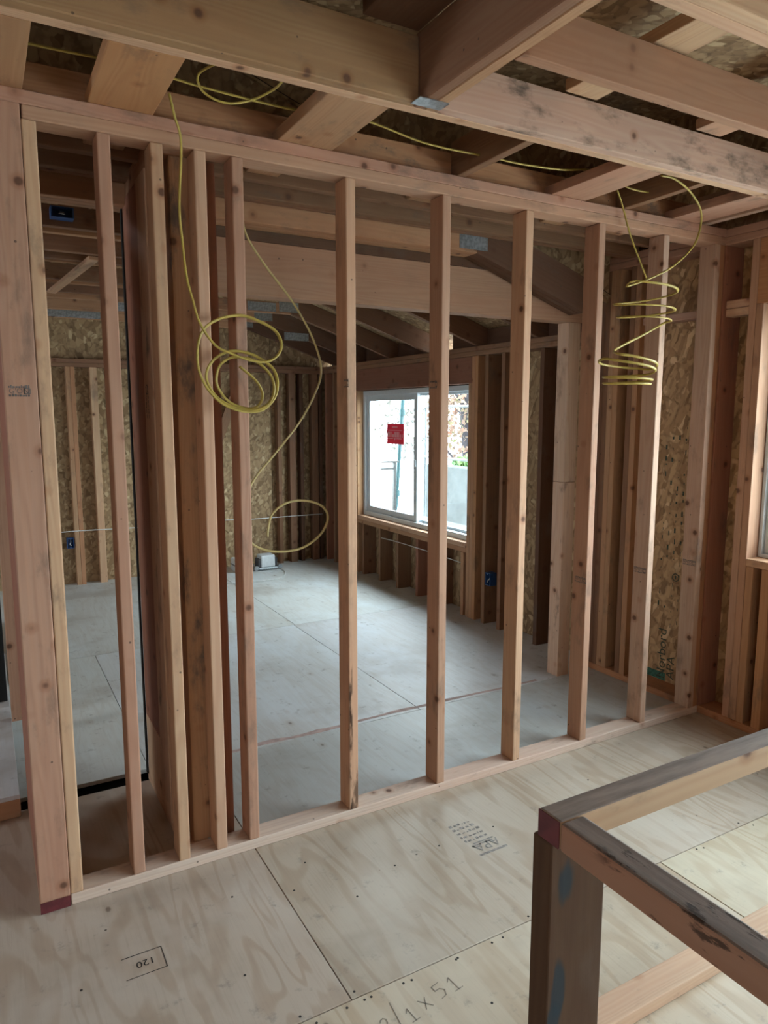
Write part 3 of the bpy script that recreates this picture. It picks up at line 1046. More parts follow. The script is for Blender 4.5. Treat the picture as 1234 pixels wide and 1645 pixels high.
# other outer walls, mostly behind the camera
wl = root('wall_left', kind='structure')
def wall_panel_x(x, y0, y1, z0, z1, par):
    boxo('sheathing_panel', x - 0.012, x, y0, y1, z0, z1, 'osb', par)
wall_panel_x(-3.2, -3.2, HALL[0], -0.05, 4.6, wl)
wall_panel_x(-3.2, HALL[0], HALL[1], -0.05, HALL[2], wl)
wall_panel_x(-3.2, HALL[0], HALL[1], HALL[3], 4.6, wl)
wall_panel_x(-3.2, HALL[1], HALL2[0], -0.05, 4.6, wl)
wall_panel_x(-3.2, HALL2[0], HALL2[1], -0.05, HALL2[2], wl)
wall_panel_x(-3.2, HALL2[0], HALL2[1], HALL2[3], 4.6, wl)
wall_panel_x(-3.2, HALL2[1], 7.2, -0.05, 4.6, wl)
for k in range(9):
    y = -3.1 + 0.75 * k
    board('stud', -3.2 + 0.001, -3.112, y, y + 0.038, 0.0, 2.4, wl, 'tan')
wb = root('wall_back', kind='structure')
for a, b, c, d in ((-3.2, BACK[0], -0.05, 2.8), (BACK[1], 3.37, -0.05, 2.8), (BACK[0], BACK[1], -0.05, BACK[2]), (BACK[0], BACK[1], BACK[3], 2.8)):
    boxo('sheathing_panel', a, b, -3.212, -3.2, c, d, 'osb', wb)
for x in (-2.8, -2.64, -1.8, -1.2, -0.6, 0.0, 0.6, 1.2, 2.0, 2.6, 3.1):
    board('stud', x, x + 0.038, -3.199, -3.11, 0.0, 2.4, wb, 'tan')
# dark partition at the end of the left hall
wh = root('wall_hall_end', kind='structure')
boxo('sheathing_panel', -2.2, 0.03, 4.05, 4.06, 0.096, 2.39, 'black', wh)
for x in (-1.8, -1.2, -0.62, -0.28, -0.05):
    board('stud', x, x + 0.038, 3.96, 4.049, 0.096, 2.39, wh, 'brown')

# ------------------------------------------------------------------ ceiling
ce = root('ceiling', kind='structure')
# front room: doubled beam along the room, cross beam, joists, blocks
board('beam_ply', -2.6, 1.168, 1.868, 1.906, ZT, 2.645, ce, (0.36, 0.22, 0.115), 'lumber')
board('beam_ply', 1.247, XR + 0.13, 1.868, 1.906, ZT, 2.607, ce, 'pale', 'dirty')
board('beam_ply', -2.6, XR + 0.13, 1.907, 1.945, ZT, 2.607, ce, 'cream', 'lumber')
board('cross_beam_ply', 1.170, 1.208, -2.6, 1.905, ZT, 2.66, ce, 'brown', 'clean', axis='Y')
board('cross_beam_ply', 1.209, 1.246, -2.6, 1.905, ZT, 2.66, ce, 'tan', 'clean', axis='Y')
board('joist', 1.247, XR + 0.13, 1.503, 1.541, ZT, 2.60, ce, (0.37, 0.205, 0.125), 'clean')
board('joist', 1.247, XR + 0.13, 1.151, 1.189, ZT, 2.60, ce, 'cream', 'lumber')
board('joist', 1.247, XR + 0.13, 1.112, 1.150, ZT, 2.60, ce, 'cream', 'lumber')
for y in (0.75, 0.3, -0.2, -0.7, -1.2, -1.7, -2.3):
    board('joist', 1.247, XR + 0.13, y, y + 0.038, ZT, 2.60, ce, 'tan')
    board('joist', -3.19, 1.169, y, y + 0.038, ZT, 2.60, ce, 'tan')
for y in (1.10, 1.47):
    board('joist', -3.19, 0.55, y, y + 0.038, ZT, 2.60, ce, 'brown')
# hanger under the beam joint
bm = bmesh.new()
bbox(bm, -0.048, 0.052, -0.04, 0.012, -0.0035, -0.001)
mesh_obj('joist_hanger', bm, 'galv', ce, (1.195, 1.868, ZT))
# flat blocks between the beam and the partition plates
for a, b, t, m_ in ((-0.02, 0.164, 'tan', 'lumber'), (0.332, 0.517, 'orange', 'lumber'), (0.915, 1.113, 'tan', 'lumber'), (2.105, 2.295, 'pink', 'lumber'), (2.84, 3.02, 'pink', 'lumber'), (-0.75, -0.56, 'tan', 'lumber')):
    board('flat_block', a, b, 1.946, 2.383, ZT, ZT + 0.04, ce, t, m_, axis='Y')
for a, t in ((1.635, 'brown'), (2.52, 'brown'), (-0.35, 'brown')):
    board('edge_block', a, a + 0.038, 1.946, 2.383, ZT + 0.001, 2.60, ce, t, axis='Y')
board('edge_block', 3.06, 3.098, 1.946, 2.383, ZT + 0.001, 2.60, ce, 'pale', axis='Y')
board('rim_joist', -3.1, XR, 2.385, 2.423, ZT + 0.001, 2.565, ce, 'orange', 'dirty')
# boards on top of the joists
for x, t in ((1.72, 'cream'), (2.36, 'pink'), (2.9, 'brown')):
    board('deck_cleat', x, x + 0.14, 0.6, 1.862, 2.608, 2.645, ce, t, axis='Y')
board('diagonal_brace', 0.98, 1.16, 1.2, 1.86, 2.65, 2.688, ce, 'dark', axis='Y', twist=0.0)
stick('diagonal_brace', (0.55, 1.75, 2.67), (1.16, 1.15, 2.67), 0.089, 0.038, ce, 'dark')
# deck over the front rooms
for k, (a, b) in enumerate(((-3.2, -1.2), (-1.2, 1.2), (1.2, 3.39))):
    for c, d, z in ((-3.2, -1.9, 2.72), (-1.9, -0.65, 2.72), (-0.65, 0.6, 2.72), (0.6, 1.90, 2.72), (1.90, 3.07, 3.15)):
        boxo('deck_panel', a + .002, b - .002, c + .002, d - .002, z, z + 0.012, 'osb', ce)
boxo('attic_panel', -3.2, 3.38, 1.903, 1.915, 2.734, 3.16, 'osb', ce)
boxo('attic_panel', 3.372, 3.384, 1.916, 3.07, 2.801, 3.16, 'osb', ce)

# black sheets added over deck and sheathing to stop sky light leaking in
boxo('roof_light_seal', -3.25, 3.42, -3.25, 1.902, 2.734, 2.742, 'black', ce)
boxo('roof_light_seal', -3.25, 3.42, 1.902, 3.08, 3.163, 3.170, 'black', ce)
boxo('wall_light_seal', -3.25, 3.40, YF + 0.104, YF + 0.108, -0.1, 3.9, 'black', wf)
# closet joists and trusses of the back room
board('joist', -1.6, XR - 0.002, 2.69, 2.728, 2.444, 2.62, ce, 'brown')
board('joist', -1.6, XR - 0.002, 2.870, 2.908, 2.437, 2.62, ce, 'brown')
board('joist', -1.6, XR - 0.002, 2.909, 2.947, 2.437, 2.62, ce, 'brown')
for x, t in ((0.36, 'tan'), (0.92, 'tan'), (1.62, 'tan'), (2.35, 'tan'), (2.75, 'tan')):
    board('flat_block', x, x + 0.13, Y1 + 0.002, 2.689, ZT, ZT + 0.038, ce, t, axis='Y')

def truss_profile(xb, zb_, xe, ze, dep, xl):
    """bottom chord that runs level and then slopes down to the wall plate"""
    sl = (ze - zb_) / (xe - xb)
    v = dep * math.sqrt(1 + sl * sl)
    return sl, v

def truss(y0, plies, xb, zb_, xe, ze, xl, t, t2, dep=0.16, hdep=0.12, plates=True):
    sl, v = truss_profile(xb, zb_, xe, ze, dep, xl)
    y = y0
    for k in range(plies):
        board('truss_chord', xl, xb - 0.001, y, y + 0.037, zb_, zb_ + hdep, ce, t, axis='X')
        a = Vector((xb, y + 0.0185, zb_ + v / 2))
        b_ = Vector((xe, y + 0.0185, ze + v / 2))
        stick('truss_rafter', a, b_, 0.037, dep, ce, t2)
        y += 0.038
    if plates:
        bm = bmesh.new()
        bbox(bm, -0.11, 0.06, -0.0015, 0.0, 0.015, 0.095)
        for i in range(9):
            for j in range(4):
                bbox(bm, -0.105 + i * 0.018, -0.098 + i * 0.018, -0.003, -0.0015, 0.02 + j * 0.018, 0.028 + j * 0.018)
        mesh_obj('truss_plate', bm, 'galv', ce, (xb, y0 - 0.0003, zb_))

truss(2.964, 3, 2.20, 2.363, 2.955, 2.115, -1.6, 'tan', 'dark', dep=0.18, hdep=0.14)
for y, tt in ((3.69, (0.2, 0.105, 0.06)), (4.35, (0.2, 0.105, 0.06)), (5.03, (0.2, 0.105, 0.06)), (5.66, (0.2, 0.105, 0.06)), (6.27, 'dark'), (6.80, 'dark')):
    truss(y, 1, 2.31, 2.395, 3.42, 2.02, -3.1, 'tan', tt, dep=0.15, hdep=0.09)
for y in (3.46, 3.95, 4.15, 4.75, 5.22):
    board('ceiling_joist', -3.1, 0.98, y, y + 0.038, 2.37, 2.46, ce, 'brown')
stick('brace', (0.46, 5.2, 2.36), (0.56, 4.0, 2.36), 0.05, 0.02, ce, 'cream')
for (x, y, z) in ((1.05, 6.266, 2.41), (0.62, 6.796, 2.40), (0.86, 6.796, 2.40), (2.05, 5.656, 2.405), (2.6, 6.266, 2.25)):
    bm = bmesh.new()
    bbox(bm, -0.12, 0.12, -0.0025, 0.0, 0, 0.07)
    mesh_obj('truss_plate', bm, 'galv', ce, (x, y, z))
# webs
for y in (4.388, 5.068, 5.70):
    stick('truss_web', (1.6, y + .02, 2.42), (1.0, y + .02, 2.95), 0.036, 0.085, ce, 'brown')
    stick('truss_web', (0.1, y + .02, 2.42), (0.9, y + .02, 2.95), 0.036, 0.085, ce, 'brown')
# blocking over the right wall plate, one bay left open
for a, b in ((3.17, 3.69), (3.728, 4.35), (4.388, 4.80), (5.068, 5.66), (5.698, 6.27), (6.308, 7.05)):
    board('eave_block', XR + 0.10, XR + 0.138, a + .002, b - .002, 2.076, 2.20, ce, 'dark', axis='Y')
# sloping roof deck over the back room
def roof_z(x):
    return 2.395 - 0.3378 * (x - 2.31) + 0.162
for c, d in ((3.06, 4.3), (4.3, 5.52), (5.52, 7.2)):
    for a, b in ((-3.25, -0.9), (-0.9, 1.3), (1.3, 3.62)):
        prism('deck_panel', [(a + .002, roof_z(a)), (b - .002, roof_z(b)), (b - .002, roof_z(b) + 0.012), (a + .002, roof_z(a) + 0.012)], 'Y', c + .002, d - .002, 'osb', ce)
prism('roof_light_seal', [(-3.3, roof_z(-3.3) + .014), (3.62, roof_z(3.62) + .014), (3.62, roof_z(3.62) + 0.020), (-3.3, roof_z(-3.3) + 0.020)], 'Y', 3.07, 7.25, 'black', ce)  # added black sheet, keeps sky light out of the sloping deck's gaps
# infill above the girder truss
def t0top(x):
    return 2.363 + 0.14 if x < 2.2 else 2.363 + 0.19 - 0.3285 * (x - 2.2)
prism('gable_panel', [(-3.2, 2.50), (2.2, 2.50), (2.34, 2.49), (3.36, t0top(3.36)), (3.38, 2.719), (3.38, 3.162), (0.6, 3.162), (-3.2, 4.45)], 'Y', 3.080, 3.090, 'osb', ce)
board('beam_cap', 0.63, 2.45, 3.095, 3.133, 2.323, 2.49, ce, 'dark', axis='X')
# big beam of the back room and its post
board('beam', 0.63, 3.045, 3.094, 3.184, 2.092, 2.322, ce, (0.42, 0.255, 0.165), 'clean')
bp = root('beam_post', (2.99, 3.14, 0), 'structure')
board('post', 2.945, 3.035, 3.094, 3.184, 0.0, 1.18, bp, 'pale', 'dirty')
board('post', 2.945, 3.035, 3.094, 3.184, 1.182, 2.0915, bp, 'pale', 'lumber')

# ================================================================== THINGS
# ------------------------------------------------------------------ stair guard in the foreground
gd = root('guard_rail', (0.65, 0.645, 0))
tag(gd, 'unfinished wooden guard frame with stained post and red-painted rail end on the plywood floor', 'guard rail')
board('post', 0.599, 0.698, 0.629, 0.664, 0.0, 1.0285, gd, (0.088, 0.046, 0.024), 'post')
xr_ = board('top_rail', 0.600, 2.4, 0.615, 0.655, 1.029, 1.067, gd, (0.50, 0.345, 0.215), 'lumber', axis='X', bev=0.003)
yr_ = board('side_rail', 0.598, 0.638, -0.6, 0.614, 1.029, 1.067, gd, (0.36, 0.205, 0.135), 'bark', axis='Y', bev=0.004)
def weathered_top(o, mat):
    """the upward side of a rail is grey and rough, the sawn sides are not"""
    o.data = o.data.copy()
    o.data.materials.append(M[mat])
    rm = o.rotation_euler.to_matrix()
    for p in o.data.polygons:
        if (rm @ p.normal).z > 0.5:
            p.material_index = 1
weathered_top(xr_, 'grey_top')
weathered_top(yr_, 'grey_bark')
boxo('painted_rail_end', 0.5985, 0.600, 0.616, 0.654, 1.03, 1.066, 'red_end', gd)
board('post', 2.33, 2.40, 0.617, 0.653, 0.0, 1.0285, gd, 'tan')
board('post', 0.60, 0.637, -0.6, -0.51, 0.0, 1.0285, gd, 'tan')

fp = board('floor_plate', 0.86, 3.0, 1.125, 1.205, 0.0, 0.038, None, 'pale', 'dirty', axis='X')
tag(fp, 'pinkish sole plate lying on the plywood floor beyond the guard frame', 'timber')

# ------------------------------------------------------------------ cables
# points in room metres
pts = [(0.551, 2.27, 2.511), (0.566, 2.28, 2.457), (0.588, 2.3, 2.389), (0.577, 2.305, 2.208), (0.584, 2.31, 2.1), (0.586, 2.284, 1.995), (0.6, 2.274, 1.925),
       (0.618, 2.267, 1.855), (0.66, 2.262, 1.792), (0.707, 2.261, 1.768), (0.777, 2.264, 1.747), (0.837, 2.27, 1.746), (0.878, 2.279, 1.769), (0.895, 2.288, 1.805),
       (0.879, 2.297, 1.847), (0.83, 2.303, 1.875), (0.767, 2.306, 1.892), (0.703, 2.305, 1.881), (0.652, 2.3, 1.854), (0.622, 2.292, 1.812), (0.611, 2.283, 1.759),
       (0.613, 2.274, 1.706), (0.636, 2.266, 1.653), (0.681, 2.262, 1.607), (0.743, 2.261, 1.584), (0.809, 2.264, 1.586), (0.857, 2.271, 1.623), (0.875, 2.279, 1.672),
       (0.866, 2.289, 1.721), (0.825, 2.297, 1.755), (0.777, 2.303, 1.774), (0.721, 2.306, 1.776), (0.671, 2.305, 1.749), (0.644, 2.3, 1.708), (0.645, 2.292, 1.668),
       (0.674, 2.283, 1.624), (0.726, 2.274, 1.595), (0.781, 2.266, 1.587), (0.831, 2.262, 1.605), (0.855, 2.261, 1.647), (0.849, 2.264, 1.695), (0.815, 2.271, 1.735),
       (0.776, 2.28, 1.753), (0.725, 2.289, 1.756), (0.689, 2.298, 1.733), (0.676, 2.303, 1.696), (0.681, 2.306, 1.659), (0.715, 2.305, 1.615), (0.771, 2.299, 1.593),
       (0.808, 2.292, 1.6), (0.823, 2.282, 1.636), (0.8, 2.273, 1.68), (0.742, 2.266, 1.726)]
cable('hanging_cable', pts, 0.0052, 'cable', 'yellow cable hanging in a tangled round coil in front of the third to fifth studs', group=None)
pts = [(0.82, 2.44, 2.274), (0.836, 2.45, 2.187), (0.905, 2.46, 2.093), (1.008, 2.46, 1.974), (1.086, 2.46, 1.847), (1.117, 2.46, 1.735), (1.088, 2.46, 1.644),
       (1.024, 2.46, 1.541), (0.937, 2.46, 1.44), (0.852, 2.46, 1.346), (0.803, 2.46, 1.254), (0.796, 2.46, 1.164), (0.846, 2.46, 1.098), (0.925, 2.45, 1.071),
       (1.025, 2.45, 1.076), (1.098, 2.44, 1.124), (1.129, 2.44, 1.184), (1.109, 2.45, 1.229), (1.044, 2.46, 1.253), (0.97, 2.46, 1.248), (0.919, 2.47, 1.211),
       (0.901, 2.47, 1.159), (0.898, 2.47, 1.127)]
cable('hanging_cable', pts, 0.0052, 'cable_pale', 'pale yellow cable bowing down behind the fifth stud and ending in an open loop')
# spring-like coil at the right
pts = [(2.352, 2.0, 2.486), (2.434, 2.0, 2.485), (2.562, 2.02, 2.453), (2.665, 2.05, 2.394), (2.662, 2.07, 2.286), (2.571, 2.09, 2.193), (2.455, 2.1, 2.134),
       (2.306, 2.1, 2.084)]
def loopseg(pts, c, r, z0, z1, a0, a1, n):
    for k in range(1, n + 1):
        t = k / n
        a = a0 + (a1 - a0) * t
        pts.append(Vector((c[0] + r[0] * math.cos(a), c[1] + r[1] * math.sin(a), z0 + (z1 - z0) * t)))
C1 = Vector((2.486, 2.16, 2.057))
loopseg(pts, (C1.x, 2.16), (0.152, 0.1), 2.115, 2.085, PI, 2 * PI, 6)
loopseg(pts, (C1.x - 0.005, 2.16), (0.150, 0.1), 2.085, 2.02, 0, PI, 6)
loopseg(pts, (C1.x - 0.005, 2.16), (0.145, 0.1), 2.02, 2.01, PI, 2 * PI, 6)
loopseg(pts, (C1.x, 2.16), (0.128, 0.1), 2.01, 1.975, 0, PI, 6)
loopseg(pts, (C1.x, 2.16), (0.12, 0.09), 1.975, 1.965, PI, 2 * PI, 6)
C2 = Vector((2.394, 2.16, 1.758))
pts += [Vector((2.531, 2.2, 1.917)), Vector((2.365, 2.2, 1.847))]
loopseg(pts, (C2.x, 2.16), (0.138, 0.1), 1.83, 1.765, PI, 2 * PI, 6)
loopseg(pts, (C2.x, 2.16), (0.135, 0.1), 1.765, 1.80, 0, PI, 6)
loopseg(pts, (C2.x + 0.005, 2.16), (0.125, 0.095), 1.80, 1.745, PI, 2 * PI, 6)
loopseg(pts, (C2.x + 0.01, 2.16), (0.118, 0.09), 1.745, 1.725, 0, PI, 6)
loopseg(pts, (C2.x + 0.005, 2.16), (0.108, 0.09), 1.725, 1.715, PI, 2 * PI, 6)
loopseg(pts, (C2.x + 0.005, 2.16), (0.108, 0.09), 1.715, 1.70, 0, PI, 6)
loopseg(pts, (C2.x + 0.015, 2.16), (0.095, 0.08), 1.70, 1.70, PI, 1.7 * PI, 4)
cable('hanging_cable', pts, 0.0056, 'cable', 'yellow cable hanging like a stretched spring in front of the last two studs', n=6)
pts = [(2.386, 2.25, 2.501), (2.473, 2.3, 2.465), (2.537, 2.31, 2.359), (2.616, 2.31, 2.236), (2.67, 2.31, 2.16)]
cable('hanging_cable', pts, 0.005, 'cable', 'short yellow cable end dropping past the top plate beside the spring-like cable')
# runs over the blocks
runs = [((-0.5, 2.22, 2.535), (0.17, 2.20, 2.53), (0.42, 2.2, 2.535), (0.62, 2.2, 2.52), (0.9, 2.2, 2.513), (1.15, 2.2, 2.53), (1.4, 2.2, 2.50), (1.633, 2.2, 2.50)),
        ((1.675, 2.2, 2.505), (1.80, 2.2, 2.50), (2.02, 2.2, 2.512), (2.2, 2.2, 2.535), (2.4, 2.2, 2.50), (2.515, 2.2, 2.50))]
cable('ceiling_cable', runs[0], 0.005, 'cable', 'yellow cable run along the rim joist over the left flat ceiling blocks')
cable('ceiling_cable', runs[1], 0.005, 'cable', 'yellow cable run over the ceiling block above the eighth and ninth studs')
pts = [(0.621, 2.0, 2.505), (0.606, 2.05, 2.509), (0.594, 2.1, 2.51), (0.59, 2.1, 2.486), (0.613, 2.1, 2.459), (0.672, 2.1, 2.448), (0.746, 2.1, 2.472), (0.794, 2.05, 2.492),
       (0.803, 2.0, 2.5)]
cable('ceiling_cable', pts, 0.005, 'cable', 'slack yellow cable loop sagging between the beam and the second flat ceiling block')
cable('wall_wire', [(0.40, YF - 0.004, 0.50), (0.69, YF - 0.006, 0.51), (1.3, YF - 0.006, 0.50), (1.9, YF - 0.006, 0.515), (2.4, YF - 0.006, 0.50), (2.8, YF - 0.006, 0.50), (3.0, YF - 0.006, 0.50), (3.2, YF - 0.006, 0.50)], 0.005, 'wire', 'thin white wire stapled level across the studs of the far wall', 'wire')
cable('wall_wire', [(XR + 0.005, 5.8, 0.42), (XR - 0.006, 5.5, 0.43), (XR - 0.006, 5.0, 0.43), (XR - 0.006, 4.5, 0.42)], 0.004, 'wire', 'thin white wire running across the cripple studs under the window', 'wire')

# ------------------------------------------------------------------ electrical boxes
def ebox(loc, rz, label):
    r = root('electrical_box', loc)
    r.rotation_euler = (0, 0, rz)
    tag(r, label, 'electrical box')
    bm = bmesh.new()
    bbox(bm, -0.03, 0.03, 0.0, 0.06, -0.048, -0.044)
    bbox(bm, -0.03, 0.03, 0.0, 0.06, 0.044, 0.048)
    bbox(bm, -0.03, -0.026, 0.0, 0.06, -0.044, 0.044)
    bbox(bm, 0.026, 0.03, 0.0, 0.06, -0.044, 0.044)
    bbox(bm, -0.026, 0.026, 0.056, 0.06, -0.044, 0.044)
    bpy_o = mesh_obj('box_shell', bm, 'blue')
    bpy_o.parent = r
    for z in (-0.04, 0.04):
        bm = bmesh.new()
        bbox(bm, -0.006, 0.006, -0.003, 0.0, z - 0.006, z + 0.006)
        o = mesh_obj('screw_ear', bm, 'blue')
        o.parent = r
    bm = bmesh.new()
    tube_bm(bm, spline([(0.0, 0.055, 0.03), (0.004, 0.03, 0.01), (-0.006, 0.01, -0.01), (0.004, -0.004, -0.02)], 5), 0.004, 6)
    o = mesh_obj('wire_tail', bm, 'wire')
    o.parent = r
    return r
ebox((0.655, YF - 0.01, 0.40), 0.0, 'blue electrical box with white wire tail on a stud of the far wall')
ebox((XR - 0.004, 4.155, 0.355), -PI / 2, 'blue electrical box on the right wall beside the studs next to the window')
eb3 = ebox((0.36, 3.39, 2.415), 0.0, 'blue electrical box up among the ceiling joists')
eb3.scale = (1.5, 1.0, 0.45)

# ------------------------------------------------------------------ tools on the far floor
tr = root('portable_heater', (2.47, 6.86, 0))
tag(tr, 'small white box-shaped machine with dark ends on the floor by the far wall', 'machine')
bm = bmesh.new()
bbox(bm, -0.075, 0.075, -0.07, 0.07, 0.03, 0.155, 0.012)
o = mesh_obj('body', bm, 'tool_white'); o.parent = tr
bm = bmesh.new()
bbox(bm, -0.10, -0.076, -0.06, 0.06, 0.02, 0.12, 0.006)
o = mesh_obj('end_cap', bm, 'tool_dark'); o.parent = tr
bm = bmesh.new()
bbox(bm, 0.076, 0.10, -0.06, 0.06, 0.02, 0.12, 0.006)
o = mesh_obj('end_cap', bm, 'tool_dark'); o.parent = tr
bm = bmesh.new()
bbox(bm, -0.10, 0.10, -0.075, 0.075, 0.008, 0.029, 0.004)
o = mesh_obj('base', bm, 'galv'); o.parent = tr
for dx in (-0.12, 0.13):
    bm = bmesh.new()
    bmesh.ops.create_cone(bm, cap_ends=True, segments=14, radius1=0.025, radius2=0.025, depth=0.03, matrix=Matrix.Translation((dx, -0.05, 0.025)) @ Matrix.Rotation(PI / 2, 4, 'X'))
    bmesh.ops.create_cone(bm, cap_ends=True, segments=10, radius1=0.010, radius2=0.010, depth=0.036, matrix=Matrix.Translation((dx, -0.05, 0.025)) @ Matrix.Rotation(PI / 2, 4, 'X'))
    o = mesh_obj('wheel', bm, 'galv'); o.parent = tr
tb = root('tool_case', (2.20, 6.9, 0))
tag(tb, 'pale grey tool case standing on the floor left of the white machine', 'tool case')
bm = bmesh.new()
bbox(bm, -0.06, 0.06, -0.10, 0.10, 0.0, 0.13, 0.012)
o = mesh_obj('body', bm, 'tool_white'); o.parent = tb
bm = bmesh.new()
bbox(bm, -0.063, 0.063, -0.103, 0.103, 0.062, 0.072, 0.003)
o = mesh_obj('lid_seam', bm, 'tool_dark'); o.parent = tb
bm = bmesh.new()
tube_bm(bm, spline([(-0.035, 0, 0.13), (-0.03, 0, 0.155), (0.03, 0, 0.155), (0.035, 0, 0.13)], 5), 0.006, 6)
o = mesh_obj('handle', bm, 'tool_dark'); o.parent = tb
cable('power_cord', [(2.60, 6.80, 0.006), (2.58, 6.62, 0.006), (2.48, 6.42, 0.006), (2.32, 6.34, 0.006), (2.1, 6.36, 0.006), (1.8, 6.42, 0.006)], 0.006, 'wire', 'white power cord curving over the floor in front of the white machine', 'cord')

# ================================================================== OUTSIDE
gr = boxo('ground', 3.4, 60, -40, 70, -1.6, -1.5, 'ground')
gr['kind'] = 'structure'
te = boxo('ground_terrace', 7.505, 60, 4.0, 11.3, -1.499, 0.56, 'ground')
te['kind'] = 'structure'
def pole(name, a, b, r, mat, label, cat, group=None):
    a, b = Vector(a), Vector(b)
    bm = bmesh.new()
    tube_bm(bm, [Vector((0, 0, 0)), (b - a) * 0.5, b - a], r, 12)
    o = mesh_obj(name, bm, mat, None, a, True)
    return tag(o, label, cat, group)

pl = root('scaffold_post', (4.28, 7.26, -1.5))
tag(pl, 'teal scaffold post standing outside the window behind the red sticker', 'scaffold post')
bm = bmesh.new()
tube_bm(bm, [Vector((-0.18, 0, 0)), Vector((0.0, 0, 2.4)), Vector((0.17, 0.02, 4.6))], 0.024, 12)
o = mesh_obj('tube', bm, 'teal'); o.parent = pl
for z in (2.15, 3.10):
    bm = bmesh.new()
    bmesh.ops.create_cone(bm, cap_ends=True, segments=12, radius1=0.036, radius2=0.036, depth=0.07, matrix=Matrix.Translation(((z - 2.4) * 0.077, 0, z)))
    o = mesh_obj('coupler', bm, 'teal'); o.parent = pl
for z, y0, y1, lab in ((1.66, 2.0, 6.75, 'upper pale scaffold guard tube crossing the trees outside the right pane'), (1.11, 2.0, 6.75, 'lower pale scaffold guard tube above the green bush outside the right pane')):
    pole('scaffold_rail', (4.3, y0, z), (4.3, y1, z), 0.013, 'scaff', lab, 'scaffold rail')
sp2 = pole('scaffold_standard', (4.3, 2.05, -1.5), (4.3, 2.05, 3.0), 0.024, 'scaff', 'pale scaffold standard carrying the guard tubes far from the teal post', 'scaffold post')
sp3 = pole('scaffold_standard', (4.32, 6.73, -1.5), (4.32, 6.73, 2.4), 0.013, 'scaff', 'thin pale scaffold standard where the guard tubes end', 'scaffold post')
br = root('scaffold_bracket', (4.02, 6.9, 0.476))
tag(br, 'dark steel bracket with two arms standing on the planks beside the teal post', 'bracket')
for nm, b in (('arm', (-0.17, 0.05, -0.02, 0.02, 0.565, 0.585)), ('arm', (-0.18, -0.016, -0.02, 0.02, 0.49, 0.51)), ('upright', (-0.015, 0.015, -0.02, 0.02, 0.01, 0.5645)), ('foot', (-0.05, 0.05, -0.05, 0.05, 0.0, 0.0095))):
    bm = bmesh.new()
    bbox(bm, *b, 0.003)
    o = mesh_obj(nm, bm, 'darksteel'); o.parent = br
for k, (x, z, lab) in enumerate(((3.48, 0.47, 'pale scaffold plank nearest the wall below the window'), (3.72, 0.475, 'middle pale scaffold plank outside the window'), (3.96, 0.47, 'outermost pale scaffold plank below the guard tubes'))):
    o = boxo('scaffold_plank', x, x + 0.235, 2.4, 8.6, z - 0.045, z, 'plank', None, 0.004)
    tag(o, lab, 'plank')
for y, lab in ((2.6, 'pale steel trestle under the plank ends away from the teal post'), (7.6, 'pale steel trestle under the plank ends by the teal post')):
    tz = root('plank_trestle', (3.85, y, -1.5))
    tag(tz, lab, 'trestle')
    boxo('trestle_beam', 3.46, 4.21, y, y + 0.05, 0.37, 0.424, 'scaff', tz)
    for x in (3.50, 4.17):
        boxo('leg', x - 0.02, x + 0.02, y + 0.005, y + 0.045, -1.5, 0.37, 'scaff', tz, 0.004)
wo = boxo('retaining_wall', 7.2, 7.5, 4.0, 11.3, -1.5, 0.66, 'conc', None, 0.02)
tag(wo, 'grey concrete retaining wall below the trees outside the window', 'wall')
hb = root('neighbour_house', (4.6, 17.0, -1.5))
tag(hb, 'white rendered house front far outside the left window pane', 'house')
boxo('house_wall', 4.2, 7.4, 17.0, 17.3, -1.5, 1.55, 'render_wall', hb)
boxo('house_roof', 4.0, 7.6, 16.8, 17.5, 1.56, 1.72, 'plank', hb)
boxo('house_window', 5.4, 6.2, 16.97, 17.0, -0.1, 0.8, 'conc', hb)

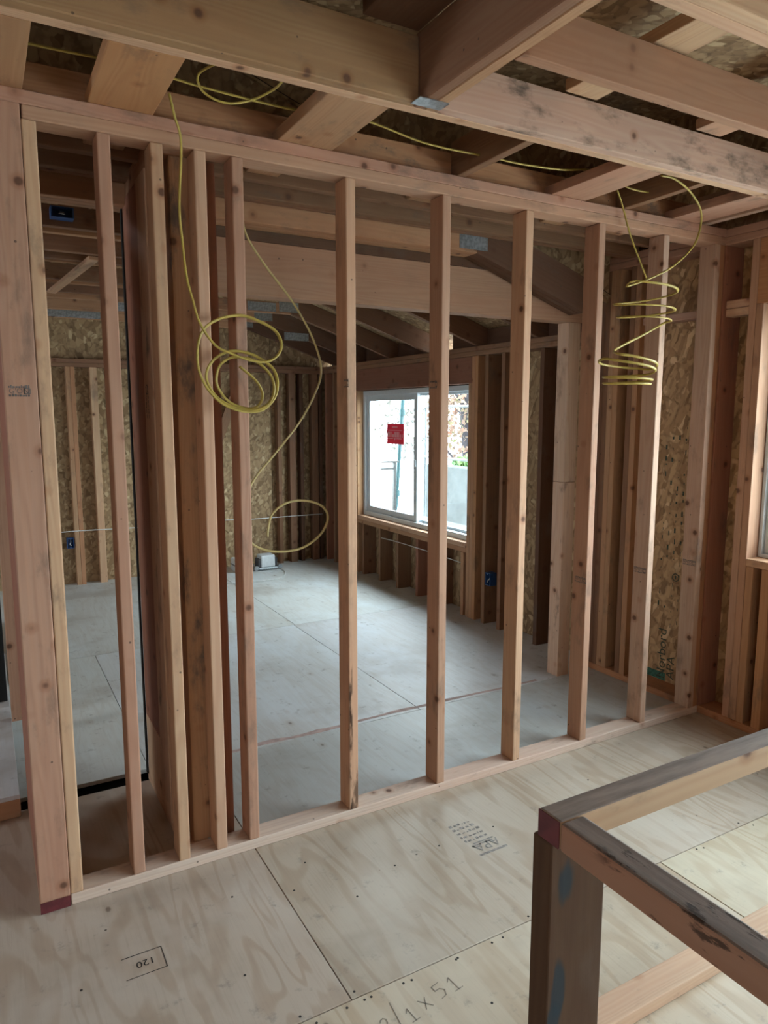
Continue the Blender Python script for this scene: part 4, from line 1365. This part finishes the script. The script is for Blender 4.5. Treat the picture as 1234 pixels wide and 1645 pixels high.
def foliage(name, n, ctr, rad, size, mat, seed, parent=None):
    r = random.Random(seed)
    bm = bmesh.new()
    for i in range(n):
        while True:
            p = Vector((r.uniform(-1, 1), r.uniform(-1, 1), r.uniform(-1, 1)))
            if p.length < 1 and mnoise.noise(p * 2.2 + Vector((seed, 0, 0))) > -0.22:
                break
        p = Vector((p.x * rad[0], p.y * rad[1], p.z * rad[2]))
        q = Vector((r.gauss(0, 1), r.gauss(0, 1), r.gauss(0, 1))).normalized()
        u = q.orthogonal().normalized() * size * r.uniform(0.6, 1.3)
        v = q.cross(u).normalized() * size * r.uniform(0.35, 0.7)
        bm.faces.new([bm.verts.new(p - u), bm.verts.new(p + v), bm.verts.new(p + u), bm.verts.new(p - v)])
    o = mesh_obj(name, bm, mat, parent, ctr)
    return o

def tree(loc, h, rad, mat, seed, label, n=2600, size=0.07, bark='bark_tree', tr_=0.10):
    t = root('tree', loc)
    tag(t, label, 'tree')
    bm = bmesh.new()
    r = random.Random(seed)
    pts_ = [Vector((0, 0, 0)), Vector((0.05, 0.04, h * 0.35)), Vector((-0.04, 0.08, h * 0.7)), Vector((0.0, 0.1, h * 0.95))]
    tube_bm(bm, spline(pts_, 5), tr_, 8)
    for k in range(9):
        a = r.uniform(0, 2 * PI)
        z0 = h * r.uniform(0.35, 0.8)
        e = Vector((math.cos(a) * rad[0] * 0.8, math.sin(a) * rad[1] * 0.8, z0 + r.uniform(0.3, 0.9)))
        tube_bm(bm, spline([Vector((0, 0.05, z0)), e * 0.5 + Vector((0, 0, z0 * 0.5)), e], 4), 0.03, 5)
    o = mesh_obj('trunk', bm, bark)
    o.parent = t
    f = foliage('crown', n, (0, 0, 0), rad, size, mat, seed)
    f.parent = t
    f.location = (0, 0, h * 0.72)
    f['kind'] = 'stuff'
    return t
tree((9.3, 12.8, -1.499), 5.0, (1.2, 1.3, 1.6), 'leaf_orange', 3, 'autumn tree with orange leaves beyond the end of the concrete wall')
tree((9.0, 9.9, 0.561), 2.6, (0.8, 0.8, 1.25), 'leaf_orange', 9, 'slim autumn tree with yellow and orange leaves on the terrace above the wall', n=1700)
tree((13.5, 15.8, -1.499), 6.2, (1.8, 1.8, 2.2), 'leaf_grey', 5, 'tall grey bare-looking tree rising behind the autumn trees', n=2200)
tree((9.4, 17.2 - 1.6, -1.499), 4.2, (0.9, 0.9, 1.0), 'leaf_pale', 15, 'thin pale tree seen between the teal post and the window stile', n=500, bark='pale_bark', tr_=0.05)
for k, (x, y, lab) in enumerate(((7.92, 10.5, 'bright green bush growing along the concrete wall top'), (7.92, 9.0, 'second green bush on the wall top, farther from the orange tree'))):
    f = foliage('bush', 1300, (x, y, 0.70), (0.38, 0.70, 0.14), 0.045, 'leaf_green', 21 + k)
    tag(f, lab, 'bush')
